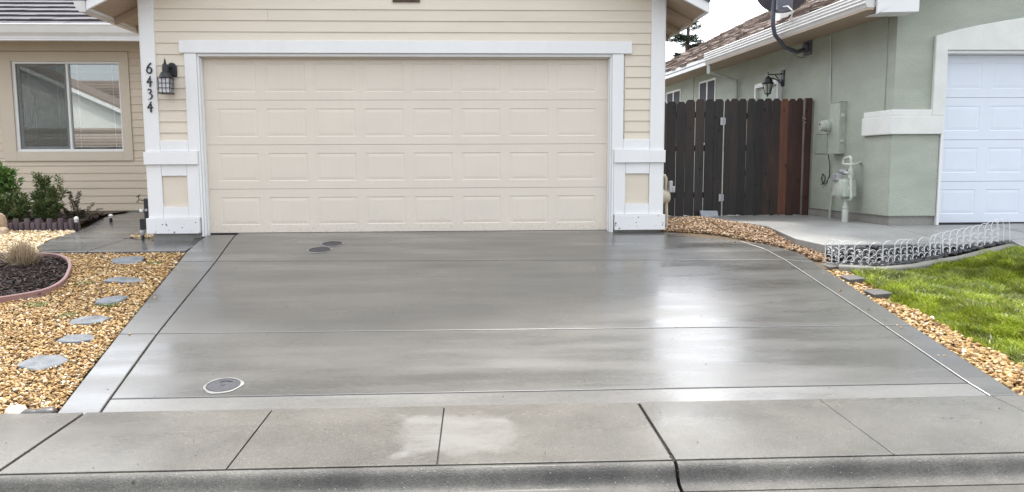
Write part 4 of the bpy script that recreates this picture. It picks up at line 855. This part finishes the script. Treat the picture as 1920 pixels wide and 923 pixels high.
tag(o_, 'golden gravel strip between the lawn and the driveway edge', kind='stuff')
# mulch bed
zm = lambda x, y: zl(y)+.012+.03*math.exp(-((x+4.2)/1.2)**2-((y+1.9)/.6)**2)
ms = [[(x, y, zm(x, y)-.006) for x in np.linspace(-6.4, -3.12, 12)] for y in np.linspace(-3.1, -1.0, 9)]
P = scatter(bed, 3000, zm, (), .016); n = len(P); sc = np.stack([rng.uniform(.012, .04, n), rng.uniform(.004, .010, n), rng.uniform(.002, .005, n)], 1)
CV = np.array([(-1,-1,-1),(1,-1,-1),(1,1,-1),(-1,1,-1),(-1,-1,1),(1,-1,1),(1,1,1),(-1,1,1)], float); CF = np.array([(0,3,2,1),(4,5,6,7),(0,1,5,4),(1,2,6,5),(2,3,7,6),(3,0,4,7)])
V = np.einsum('nij,nvj->nvi', rotmats(n, .35), CV[None]*sc[:, None, :])+P[:, None, :]
o_ = link('mulch', npmesh('mulch', V.reshape(-1, 3), (CF[None]+(np.arange(n)*8)[:, None, None]).reshape(-1, 4), m_mulch)); tag(o_, 'dark bark mulch in the curved bed', kind='stuff')
mb = MB().add([(x, y, zl(y)+.002) for x, y in bed], [tuple(range(len(bed)))[::-1]]); tag(mb.build('mulch_bed', m_mulch), 'soil of the curved mulch bed', kind='structure')
bp = bed[1:-1]; cv = []
for i in range(len(bp)-1):
    p0, p1, p2_, p3_ = bp[max(i-1, 0)], bp[i], bp[i+1], bp[min(i+2, len(bp)-1)]
    for k in range(5):
        t = k/5; cv.append(tuple(.5*((2*p1[j])+(-p0[j]+p2_[j])*t+(2*p0[j]-5*p1[j]+4*p2_[j]-p3_[j])*t*t+(-p0[j]+3*p1[j]-3*p2_[j]+p3_[j])*t**3) for j in (0, 1)))
cv.append(bp[-1])
mb = MB(); n = len(cv)
for i, (x, y) in enumerate(cv):
    a, b = Vector(cv[max(i-1, 0)]), Vector(cv[min(i+1, n-1)]); t = (b-a).normalized(); nn2 = Vector((-t.y, t.x)); z = zl(y)
    for o1, zz in ((-.012, -.03), (-.012, .048), (-.016, .056), (-.010, .064), (.010, .064), (.016, .056), (.012, .048), (.012, -.03)): mb.v.append((x+nn2.x*o1, y+nn2.y*o1, z+zz))
for i in range(n-1):
    for k in range(8): mb.f.append((i*8+k, i*8+(k+1) % 8, (i+1)*8+(k+1) % 8, (i+1)*8+k))
tag(mb.build('bed_edging', m_border, smooth=True), 'dusty plum edging strip curving round the mulch bed', 'garden edging')
# flagstones
for sx, sy, a, b, lb_ in steps:
    rr = random.Random(int(-sx*1000)); n = 7; t0 = rr.uniform(0, 1); pts = [(sx+a*rr.uniform(.80, 1.12)*math.cos(2*math.pi*(k+t0+rr.uniform(-.25, .25))/n), sy+b*rr.uniform(.78, 1.12)*math.sin(2*math.pi*(k+t0+rr.uniform(-.25, .25))/n)) for k in range(n)]
    mb = MB(); tl = rr.uniform(-.012, .012)
    for s_, h in ((1.0, -.03), (1.0, .014), (.95, .021), (.6, .022)):
        for x, y in pts: mb.v.append((sx+(x-sx)*s_, sy+(y-sy)*s_, zl(y)+h+rr.uniform(-.0015, .0015)+tl*(x-sx)/a))
    for i in range(3):
        for k in range(n): mb.f.append((i*n+k, i*n+(k+1) % n, (i+1)*n+(k+1) % n, (i+1)*n+k))
    mb.f.append(tuple(range(3*n, 4*n))); tag(mb.build('stepping_stone', m_slate), lb_, 'stepping stone', 'flagstones set in the gravel')
def rock(name, c, s, m, seed, label, cat, group=None, sub=2, amp=.16, rot=0):
    me = rock_mesh(name, m, seed, sub, amp); o = link(name, me, None, c); o.scale = s; o.rotation_euler = (0, 0, rot); return tag(o, label, cat, group)
def rock_mesh(name, m, seed, sub=2, amp=.16, smooth=True, boxy=0):
    import bmesh
    bm = bmesh.new(); bmesh.ops.create_icosphere(bm, subdivisions=sub, radius=1); r = random.Random(seed); ks = [(Vector((r.uniform(-1,1), r.uniform(-1,1), r.uniform(-1,1)))*2.2, r.uniform(0, 6)) for _ in range(6)]
    for v in bm.verts:
        d = v.co.copy(); f = 1+amp*sum(math.sin(k.dot(d)+p) for k, p in ks)/2.4
        if boxy: mxx = max(abs(d.x), abs(d.y), abs(d.z)); f *= (1/mxx)**boxy
        v.co = d*f
    me = bpy.data.meshes.new(name); bm.to_mesh(me); bm.free(); me.materials.append(m)
    if smooth: me.polygons.foreach_set('use_smooth', [True]*len(me.polygons))
    return me
rock('cobble', (-1.99, -4.79, zl(-4.79)+.02), (.085, .06, .05), m_palerock, 3, 'whitish rough cobble at the lower left gravel corner', 'cobble', 'cobbles at the gravel corner', 2, .3)
rock('cobble', (-1.885, -4.80, zl(-4.8)+.012), (.058, .042, .030), m_darkrock, 5, 'smooth dark grey oval cobble between the pale cobble and the brown one', 'cobble', 'cobbles at the gravel corner')
rock('cobble', (-1.79, -4.785, zl(-4.8)+.018), (.066, .052, .038), m_darkrock, 8, 'dark brown rounded cobble touching the driveway edge', 'cobble', 'cobbles at the gravel corner', 2, .22)
for c, s, lb_ in (((-5.53, .98, .08), (.13, .12, .14), 'tall tan boulder at the left edge, on top of its pile'), ((-5.36, .86, -.03), (.07, .08, .065), 'small squarish tan boulder, lowest of its pile at the left edge')):
    o = link('boulder', rock_mesh('boulder', m_tanrock, int(s[0]*999), 3, .20, False, .6), None, c); o.scale = s; tag(o, lb_, 'boulder', 'tan boulders at the left edge')
# driveway edge blocks
for i, (x, y, w_, lb_) in enumerate(((4.475, -1.06, .17, 'farthest paver block, in the brown gravel by the pad corner'), (4.52, -1.60, .17, 'second farthest paver block, below the white wire fence'), (4.51, -2.06, .17, 'middle paver block with grass on its right'), (4.515, -2.54, .18, 'second nearest paver block, the most exposed one beside the grass'), (4.475, -2.93, .19, 'nearest paver block, nearly flush at the start of the gravel strip'))):
    zt = zd(y)-.008-(.03 if i == 4 else 0); r_ = random.Random(i); ww = w_/2
    mb = MB().hexa([(x-ww, y-.11, zt-.16), (x+ww, y-.10, zt-.16), (x+ww, y+.11, zt-.16), (x-ww, y+.11, zt-.16)], [(x-ww, y-.11, zt-.01), (x+ww, y-.10, zt+.002), (x+ww, y+.11, zt+.006), (x-ww, y+.11, zt)])
    tag(mb.build('paver_block', m_block, bevel=.008), lb_, 'paver block', 'paver blocks along the driveway edge')
# lawn
kp = [(4.54, -1.69), (4.72, -1.765), (4.94, -1.775), (5.305, -1.715), (5.63, -1.64), (5.92, -1.55), (6.27, -1.44), (6.65, -1.31)]
lawn = [(4.62, -1.84), (4.87, -1.86), (5.24, -1.80), (5.57, -1.71), (5.86, -1.61), (6.21, -1.50), (6.70, -1.36), (6.76, -4.84), (4.72, -4.84), (4.65, -4.3), (4.60, -3.6), (4.59, -3.02), (4.50, -2.80), (4.60, -2.65), (4.60, -2.42), (4.58, -2.2), (4.61, -2.0)]
P = scatter(lawn, 16500, lambda x, y: zlawn(y, x)-.012, (), .004); n = len(P)
cl = .5+.5*np.sin(P[:, 0]*9+2*np.sin(P[:, 1]*7))*np.cos(P[:, 1]*8+1.7*np.sin(P[:, 0]*6)); hgt = rng.uniform(.03, .08, n)*(.5+.85*cl); wd = rng.uniform(.0022, .0046, n)
la = rng.uniform(0, 2*np.pi, n)*.6+1.1*np.sin(P[:, 0]*3+P[:, 1]*2)+.5; ln = hgt*rng.uniform(.3, 1.5, n); fa = rng.uniform(0, np.pi, n)
L_ = np.stack([np.cos(la), np.sin(la), np.zeros(n)], 1)*ln[:, None]; Wd_ = np.stack([np.cos(fa), np.sin(fa), np.zeros(n)], 1)*wd[:, None]; Zv = np.array([0, 0, 1.])
b0, b1 = P-Wd_, P+Wd_; m0 = P+L_*.35+Zv*(hgt*.65)[:, None]; m1 = m0+Wd_*.8; m0 = m0-Wd_*.8; tp_ = P+L_+Zv*hgt[:, None]
V = np.stack([b0, b1, m1, m0, tp_], 1).reshape(-1, 3); base = (np.arange(n)*5)[:, None]
F = np.concatenate([base+np.array([0, 1, 2]), base+np.array([0, 2, 3]), base+np.array([3, 2, 4])])
tag(link('lawn', npmesh('lawn', V, F, m_grass)), 'bright green lawn beside the driveway', kind='stuff')
tw = scatter([(-3.1, -2.72), (-2.9, -2.72), (-2.9, -2.6), (-3.1, -2.6)], 9000, lambda x, y: zl(y), (), .01)
tw = np.concatenate([tw, scatter([(-2.47, -2.74), (-2.30, -2.72), (-2.3, -2.66), (-2.47, -2.68)], 14000, lambda x, y: zl(y), (), .01), scatter([(-2.62, -1.33), (-2.45, -1.33), (-2.45, -1.25), (-2.62, -1.25)], 9000, lambda x, y: zl(y), (), .01), scatter([(-2.66, -3.0), (-2.52, -3.0), (-2.52, -2.9), (-2.66, -2.9)], 9000, lambda x, y: zl(y), (), .01), scatter([(-2.98, -2.05), (-2.84, -2.05), (-2.84, -1.96), (-2.98, -1.96)], 9000, lambda x, y: zl(y), (), .01)])
n = len(tw); a_ = rng.uniform(0, 6.28, n); dv = np.stack([np.cos(a_), np.sin(a_), np.full(n, .7)], 1)*rng.uniform(.012, .028, (n, 1)); sv = np.stack([-np.sin(a_), np.cos(a_), np.zeros(n)], 1)*.003
V = np.stack([tw+[0, 0, .008], tw+dv*.6+sv+[0, 0, .008], tw+dv+[0, 0, .008], tw+dv*.6-sv+[0, 0, .008]], 1).reshape(-1, 3); F = (np.arange(n)*4)[:, None]+np.array([0, 1, 2, 3])
tag(link('weeds', npmesh('weeds', V, F, m_leafA)), 'small green weeds coming up through the gravel', kind='stuff')
# kerb along the lawn, river rocks, wire fence
mb = MB(); n = len(kp)
for i, (x, y) in enumerate(kp):
    a, b = Vector(kp[max(i-1, 0)]), Vector(kp[min(i+1, n-1)]); t = (b-a).normalized(); q = Vector((-t.y, t.x)); z = zlawn(y, x)
    for o1, zz in ((-.055, -.06), (-.055, .035), (-.04, .05), (.03, .056), (.05, .04), (.05, -.06)): mb.v.append((x+q.x*o1, y+q.y*o1, z+zz+.008*math.sin(i*2.1)))
for i in range(n-1):
    for k in range(6): mb.f.append((i*6+k, i*6+(k+1) % 6, (i+1)*6+(k+1) % 6, (i+1)*6+k))
mb.f += [tuple(range(5, -1, -1)), tuple((n-1)*6+k for k in range(6))]
tag(mb.build('lawn_kerb', m_kerb, bevel=.01), 'low weathered concrete kerb between the river rocks and the lawn', 'garden edging')
fpth = [(4.505, -1.45), (4.57, -1.55), (4.77, -1.58), (4.98, -1.583), (5.33, -1.523), (5.63, -1.448), (5.91, -1.36), (6.16, -1.265), (6.44, -1.185), (6.74, -1.075)]
def onpath(pts, s):
    for i in range(len(pts)-1):
        a, b = Vector(pts[i]), Vector(pts[i+1]); L0 = (b-a).length
        if s <= L0 or i == len(pts)-2: return a+(b-a)*(s/L0), (b-a).normalized()
        s -= L0
plen = sum((Vector(fpth[i+1])-Vector(fpth[i])).length for i in range(len(fpth)-1))
def yslab(x): return -1.21 if x < 6.1 else (-1.21+(x-6.1)*.32)
rk_m = [rock_mesh('river_rock', m_river, 40+i, 2, .14) for i in range(6)]
rr = random.Random(11); placed = []; tries = 0
while len(placed) < 270 and tries < 9000:
    tries += 1; s = rr.uniform(.12, plen-.05); p, t = onpath(fpth, s); q = Vector((-t.y, t.x)); ys_ = yslab(p.x); back = max(.10, ys_-p.y-.02); f = rr.uniform(-.28, 1.0)*1.0
    x = p.x+q.x*back*f; y = p.y+q.y*back*f; r_ = rr.uniform(.028, .050)*(1.0 if x < 5.6 else .85)
    if y > yslab(x)-.025: continue
    ff = max(0, f); z = zlawn(p.y, p.x)*(1-ff)+(zpad(ys_)-.055)*ff+rr.uniform(-.006, .014)
    if any((x-a)**2+(y-b)**2+(z-c)**2 < (.62*(r_+d))**2 for a, b, c, d in placed): continue
    placed.append((x, y, z, r_))
for x, y, z, r_ in placed:
    o = link('river_rock', rr.choice(rk_m), None, (x, y, z+r_*.3)); o.scale = (r_*rr.uniform(1.0, 1.4), r_*rr.uniform(.8, 1.05), r_*rr.uniform(.6, .8)); o.rotation_euler = (rr.uniform(-.5, .5), rr.uniform(-.4, .4), rr.uniform(0, 6.28))
    tag(o, 'smooth black river rock banked between the raised pad and the white wire fence', 'rock', 'black river rocks banked against the pad')
bk = [[(x, -1.20+.0*x, zpad(-1.21)-.10) for x in (4.55, 5.3, 6.08)], [(x, -1.62, zlawn(-1.6)-.02) for x in (4.55, 5.3, 6.08)]]
bk = [[], []]
for i in range(13):
    p, t = onpath(fpth, plen*i/12); bk[0].append((p.x, p.y-.10, zlawn(p.y, p.x)-.035)); bk[1].append((p.x, max(yslab(p.x)+.02, p.y+.04), zpad(yslab(p.x))-.085))
sheet('rock_bank_soil', bk, m_soil, 'dark soil under the black river rocks')
WF = empty('wire_fence', (4.5, -1.5, zlawn(-1.5)), 'low white scalloped wire border fence curving along the black river rocks', 'garden fence')
pit = .0765
H0 = .245
def curl(x0, z0, w_, sg):
    pts = [(x0, z0-.045), (x0, z0)]+[(x0+sg*(w_*.5-w_*.5*math.cos(a)), z0+w_*.55*math.sin(a)) for a in np.linspace(.3, math.pi*1.05, 8)]
    ex, ez = pts[-1]; pts += [(ex-sg*w_*.10, ez-.012), (ex-sg*w_*.30, ez-.016), (ex-sg*w_*.40, ez-.002), (ex-sg*w_*.28, ez+.008)]
    return [(x, 0, z) for x, z in pts]
ua = MB().tube([(0, 0, 0), (0, 0, H0-pit)]+[(pit-pit*math.cos(a), 0, H0-pit+pit*.98*math.sin(a)) for a in np.linspace(.15, math.pi-.15, 11)]+[(2*pit, 0, H0-pit), (2*pit, 0, 0)], .0029, 5, False).mesh('wire_arch', m_wire)
uc = MB()
for x0 in (0, pit):
    for zz in (.045, .125): uc.tube(curl(x0+.004, zz, pit*.92, 1), .0031, 5, False)
uc = uc.mesh('wire_scroll', m_wire); pts = []; ss = []; q_ = 0.0
while q_ < plen-.02: ss.append(q_); q_ += pit*(1.0 if q_ < 1.25 else 1.35)
for i, q_ in enumerate(ss):
    p, t = onpath(fpth, q_); z = zlawn(p.y, p.x)+.022+.006*math.sin(i*.8); pts.append((p.x, p.y, z)); far = q_ > 1.25; lean = .09*math.sin(i*.35)-(.10 if far else 0)
    sc_ = (1.35 if far else 1, 1, 1+(.10*ramp2(q_, 1.2, 2.2)))
    if i < len(ss)-1 and (i % 2 == 0 or far or i % 5 == 1):
        o = link('wire_arch', ua, WF, (p.x, p.y, z)); o.rotation_euler = (lean, 0, math.atan2(t.y, t.x)); o.scale = sc_
    if i % 2 == 0 and i < len(ss)-2:
        o = link('wire_scroll', uc, WF, (p.x, p.y-.004, z)); o.rotation_euler = (lean, 0, math.atan2(t.y, t.x)); o.scale = sc_
    if i % 6 == 0: MB().tube([(p.x, p.y-.004, z-.08), (p.x, p.y-.004, z+.10)], .0042, 5).build('stake', m_wire, WF)
MB().tube(pts, .0035, 5).build('bottom_wire', m_wire, WF)

P = np.concatenate([scatter([(1.775, -5.85), (1.80, -5.85), (1.80, -4.9), (1.775, -4.9)], 9000, lambda x, y: -.672 if y > -5.74 else -.70, (), .02), scatter([(-1.545, -5.74), (-1.52, -5.74), (-1.52, -4.9), (-1.545, -4.9)], 4500, lambda x, y: -.668, (), .018),
    scatter([(-2.5, -5.7), (4.5, -5.7), (4.2, -4.9), (-1.8, -4.9)], 9, lambda x, y: -.654+.02*(y-YS0)/.88, (), .002), scatter([(-1.6, -4.8), (4.2, -4.8), (4.0, -.8), (-2.0, -.5)], 3.0, lambda x, y: zd(y)+.001, (), .002), scatter([(4.5, -1.1), (6.0, -1.1), (5.7, 1.6), (4.4, .6)], 8, lambda x, y: zpad(y)+.001, (), .002)])
n = len(P); sc = rng.uniform(.0016, .0042, (n, 1))*np.array([[1, .7, .35]]); V = np.einsum('nij,nvj->nvi', rotmats(n, .5), CV[None]*sc[:, None, :])+P[:, None, :]
tag(link('litter', npmesh('litter', V.reshape(-1, 3), (CF[None]+(np.arange(n)*8)[:, None, None]).reshape(-1, 4), m_mulch)), 'specks of dark bark and dirt on the concrete and in its open joints', kind='stuff')
# ------------------------------------------------------------------ plants by the wing
def leaves(name, centers, dirs, L, W, m, parent, curl_=.25):
    n = len(centers); C_ = np.array(centers); D = np.array(dirs); D /= np.linalg.norm(D, axis=1)[:, None]
    S_ = np.cross(D, rng.normal(size=(n, 3))); S_ /= np.linalg.norm(S_, axis=1)[:, None]; U = np.cross(S_, D); l = L*rng.uniform(.6, 1.25, (n, 1)); w_ = W*rng.uniform(.7, 1.2, (n, 1))
    V = np.stack([C_, C_+D*l*.45+S_*w_*.5, C_+D*l-U*l*curl_, C_+D*l*.45-S_*w_*.5], 1).reshape(-1, 3)
    return link(name, npmesh(name, V-np.array(wl(parent)), (np.arange(n)*4)[:, None]+np.array([0, 1, 2, 3]), m), parent)
def shrub(name, base, stems, m, L, W, nl, label, cat='shrub', spread=.05, sr=.008, low=.15, up=.3):
    o = empty(name, base, label, cat); mb = MB(); C_, D_ = [], []; rs = random.Random(len(label)); B_ = Vector(base)
    for tip, wt in stems:
        T_ = Vector(tip); mid = (B_+T_)*.5+Vector((rs.uniform(-.04, .04), rs.uniform(-.04, .04), .04)); b2 = B_+Vector(((T_-B_).x*.25, rs.uniform(-.05, .05), 0))
        pts = [b2, (b2+mid)*.5, mid, (mid+T_)*.5, T_]; mb.tube(pts, [sr, sr*.85, sr*.7, sr*.5, sr*.25], 5)
        for _ in range(int(nl*wt)):
            f = rs.uniform(low, 1.0)**.75*4; k = min(3, int(f)); p = Vector(pts[k]).lerp(Vector(pts[k+1]), f-k); r_ = spread*(.4+.9*(1-f/4.4)); e = Vector((rs.gauss(0, r_), rs.gauss(0, r_), rs.gauss(0, r_*.6)))
            C_.append(p+e*.6); d = e.normalized()+Vector((rs.uniform(-.5, .5), rs.uniform(-.5, .5), up+rs.uniform(-.3, .5))); D_.append(d)
    mb.build('stem', m_stem, o); leaves('foliage', C_, D_, L, W, m, o); return o
zb_ = .0
shrub('shrub', (-5.95, 1.75, zb_), [((-6.15, 1.7, .55), 1), ((-6.02, 1.7, .66), 1.4), ((-5.85, 1.7, .78), 1.6), ((-5.76, 1.75, .74), 1.5), ((-5.64, 1.75, .62), .7), ((-6.25, 1.8, .40), 1), ((-5.9, 1.6, .36), 1.2), ((-6.4, 1.7, .5), 1)], m_leafA, .115, .045, 130, 'leafy bright green shrub at the left under the window', low=.45, spread=.07)
shrub('shrub', (-5.62, 1.7, zb_), [((-5.85, 1.65, .34), 1), ((-5.68, 1.6, .40), 1), ((-5.55, 1.65, .44), 1), ((-5.45, 1.6, .33), 1), ((-5.75, 1.6, .22), 1), ((-5.5, 1.55, .22), 1), ((-5.95, 1.6, .24), 1)], m_leafB, .062, .026, 300, 'low deep green bush between the leafy shrub and the tall one', spread=.075)
shrub('shrub', (-5.25, 1.75, zb_), [((-5.33, 1.7, .70), 1.3), ((-5.23, 1.75, .66), 1.2), ((-5.14, 1.7, .52), 1.2), ((-5.05, 1.75, .68), .35), ((-5.00, 1.75, .50), .6), ((-5.38, 1.7, .45), 1), ((-5.1, 1.65, .36), 1.3), ((-5.3, 1.6, .30), 1.3), ((-5.02, 1.65, .28), 1.2)], m_leafB, .046, .019, 480, 'tallest dense dark green bush under the window', spread=.062)
shrub('shrub', (-4.85, 1.75, zb_), [((-4.93, 1.75, .46), 1.6), ((-4.78, 1.75, .46), 1.2), ((-4.86, 1.75, .33), 1), ((-4.60, 1.75, .30), .5), ((-4.50, 1.75, .22), .35), ((-4.52, 1.75, .145), .4), ((-4.72, 1.7, .2), 1), ((-4.95, 1.65, .22), 1.4), ((-4.82, 1.65, .16), 1.4)], m_leafC, .026, .011, 190, 'twiggy dark bush with upright spires, rightmost under the window', spread=.022, sr=.007)
lgp = empty('log_edging', (-5.0, 1.22, -.03), 'row of short plum brown log posts edging the shrub bed', 'garden edging')
for k in range(14):
    x = -5.52+k*.0735; h = .15 if k % 2 == 0 else .095
    MB().lathe([(.034, -.1), (.035, h-.006), (.030, h), (.001, h+.002)], (x, 1.20+.004*(k % 3), -.03), 12).build('log', m_log, lgp, True)
mb = MB().add([(-8, 1.23, .03), (-4.62, 1.23, .03), (-4.72, 1.9, .045), (-5.0, 2.9, .07), (-4.95, 3.6, .08), (-8, 3.6, .08)], [(0, 1, 2, 3, 4, 5)]); tag(mb.build('shrub_bed', m_soil), 'dark soil of the shrub bed under the window', kind='structure')
P = scatter([(-6.6, 1.25), (-4.62, 1.25), (-4.70, 1.9), (-5.0, 2.9), (-6.6, 2.9)], 700, lambda x, y: .04+.02*(y-1.2), (), .02); n = len(P); sc = rng.uniform(.010, .03, (n, 1))*np.array([[1, .6, .4]])
V = np.einsum('nij,nvj->nvi', rotmats(n, .8), CV[None]*sc[:, None, :])+P[:, None, :]
tag(link('mulch', npmesh('mulch', V.reshape(-1, 3), (CF[None]+(np.arange(n)*8)[:, None, None]).reshape(-1, 4), m_mulch)), 'dark clods and bark in the shrub bed', kind='stuff')
for x, y, lb_ in ((-4.565, 1.18, 'black path light with white dome at the right end of the log edging'), (-4.50, 2.02, 'small black path light on the walk edge, farther back'), ):
    o_ = empty('path_light', (x, y, zw(y)), lb_, 'path light', 'path lights along the front walk'); h = .16 if y < 1.5 else .11
    MB().lathe([(.020, -.02), (.022, h*.45), (.014, h*.5), (.014, h*.62)], (x, y, zw(y)), 12).build('stake', m_black, o_, True); MB().lathe([(.026, h*.62), (.026, h*.80), (.018, h*.82)], (x, y, zw(y)), 14).build('lens', m_milk, o_, True); MB().lathe([(.03, h*.83), (.033, h*.9), (.026, h*1.02), (.012, h*1.1), (.001, h*1.12)], (x, y, zw(y)), 14).build('dome', m_pvc, o_, True)
# dry grass clump
dg = empty('grass_clump', (-3.86, -1.33, zl(-1.33)), 'dry straw coloured grass clump in the mulch bed', 'grass clump'); n = 900
a_ = rng.uniform(0, 6.28, n); rad = rng.uniform(0, .10, n)**.9; r2_ = rad+rng.uniform(.0, .16, n)*(rad/.10+.25); hh_ = rng.uniform(.12, .29, n)*(1-.35*(r2_/.26)**2); lo = rng.random(n) < .05; hh_[lo] = rng.uniform(.0, .03, lo.sum()); r2_[lo] += .12
Bz = zm(-3.86, -1.33); Pb = np.stack([-3.86+rad*np.cos(a_), -1.33+rad*np.sin(a_)*.8, np.full(n, Bz)], 1); Pt = np.stack([-3.86+r2_*np.cos(a_)+rng.normal(0, .02, n), -1.33+r2_*np.sin(a_)*.8, Bz+hh_], 1); Pm = (Pb+Pt)/2+np.stack([rng.normal(0, .012, n), rng.normal(0, .012, n), np.full(n, .02)], 1)
sd_ = np.stack([np.cos(a_+1.6), np.sin(a_+1.6), np.zeros(n)], 1)*rng.uniform(.0015, .0035, (n, 1)); V = np.stack([Pb-sd_, Pb+sd_, Pm+sd_, Pm-sd_, Pt], 1).reshape(-1, 3)-np.array(wl(dg)); base = (np.arange(n)*5)[:, None]
link('straw', npmesh('straw', V, np.concatenate([base+np.array([0, 1, 2]), base+np.array([0, 2, 3]), base+np.array([3, 2, 4])]), m_straw), dg)
# pine behind the houses
pt_ = empty('pine_tree', (9.35, 22, -.5), 'thin dark pine rising behind the brown roof', 'tree'); MB().tube([(9.35, 22, -.8), (9.30, 22, 3), (9.33, 22, 5.5), (9.40, 22, 7.4)], [.16, .13, .09, .02], 8).build('trunk', m_bark, pt_)
C_, D_, lm = [], [], MB(); rs = random.Random(4)
for k in range(70):
    z = rs.uniform(3.2, 7.35); Lb = (.25+.95*(7.5-z)/4.2)*rs.uniform(.5, 1.1); a = rs.uniform(0, 6.28); p0 = Vector((9.34, 22, z)); p1 = p0+Vector((math.cos(a)*Lb, math.sin(a)*Lb, rs.uniform(-.08, .22))); lm.tube([p0, p1], [.018, .005], 4)
    for j in range(120):
        f = rs.uniform(.2, 1.05); p = p0.lerp(p1, f)+Vector((rs.gauss(0, .05), rs.gauss(0, .05), rs.gauss(0, .04))); C_.append(p); D_.append((math.cos(a)+rs.uniform(-1, 1), math.sin(a)+rs.uniform(-1, 1), rs.uniform(-.4, .8)))
lm.build('limb', m_bark, pt_); leaves('crown', C_, D_, .17, .03, m_needle, pt_)
bt = empty('tree', (8.55, 24, -.5), 'low leafy tree just showing above the far end of the brown roof', 'tree'); MB().tube([(8.55, 24, -.8), (8.5, 24, 2.5), (8.55, 24, 4.4)], [.14, .10, .04], 8).build('trunk', m_bark, bt)
C_, D_ = [], []
for k in range(60):
    c = Vector((8.55+rs.gauss(0, .45), 24+rs.gauss(0, .45), 4.3+rs.gauss(0, .55)))
    for j in range(40): C_.append(c+Vector((rs.gauss(0, .10), rs.gauss(0, .10), rs.gauss(0, .09)))); D_.append((rs.uniform(-1, 1), rs.uniform(-1, 1), rs.uniform(-.5, 1)))
leaves('crown', C_, D_, .10, .05, m_leafB, bt)

# ------------------------------------------------------------------ the house across the street, seen in the window glass
X = empty('house', (-20, -24, -.8), 'white gabled house across the street with a brown roof, seen reflected in the window', 'house')
MB().box(-34, -8, -31, -25.2, -.9, 3.0).build('wall', m_across, X)
MB().prism([(-27.5, -23.6, -.9), (-15.9, -23.6, -.9), (-15.9, -23.6, 3.0), (-21.7, -23.6, 5.6), (-27.5, -23.6, 3.0)], (0, -2.5, 0)).build('gable', m_across, X)
rp = MB()
for k in range(14):
    y0, z0_ = -24.6-k*.34, 3.0+k*.19; rp.hexa([(-35, y0-.36, z0_), (-7, y0-.36, z0_), (-7, y0, z0_-.02), (-35, y0, z0_-.02)], [(-35, y0-.36, z0_+.21), (-7, y0-.36, z0_+.21), (-7, y0, z0_+.07), (-35, y0, z0_+.07)])
rp.build('roof', m_shake, X)
for sg in (-1, 1): MB().prism([(-21.7+sg*6.5, -23.2, 2.70), (-21.7+sg*6.5, -23.2, 2.98), (-21.7, -23.2, 5.92), (-21.7, -23.2, 5.64)], (0, -3, 0)).build('gable_roof', m_shake, X); MB().prism([(-21.7+sg*6.5, -23.15, 2.66), (-21.7+sg*6.5, -23.15, 2.86), (-21.7, -23.15, 5.80), (-21.7, -23.15, 5.60)], (0, -.04, 0)).build('rake_fascia', m_nwhite, X)
MB().box(-25.5, -18.0, -23.58, -23.5, -.8, 1.5).build('garage_door', m_bdoor, X)
rp = MB()
for k in range(6):
    y0, z0_ = -20.6-k*.34, 1.75+k*.15; rp.hexa([(-24, y0-.36, z0_), (-15, y0-.36, z0_), (-14.2, y0, z0_-.02), (-24.8, y0, z0_-.02)], [(-24, y0-.36, z0_+.17), (-15, y0-.36, z0_+.17), (-14.2, y0, z0_+.06), (-24.8, y0, z0_+.06)])
rp.build('porch_roof', m_shake, X); MB().box(-24, -15, -23.5, -21.2, -.9, 1.7).build('porch', m_block, X)
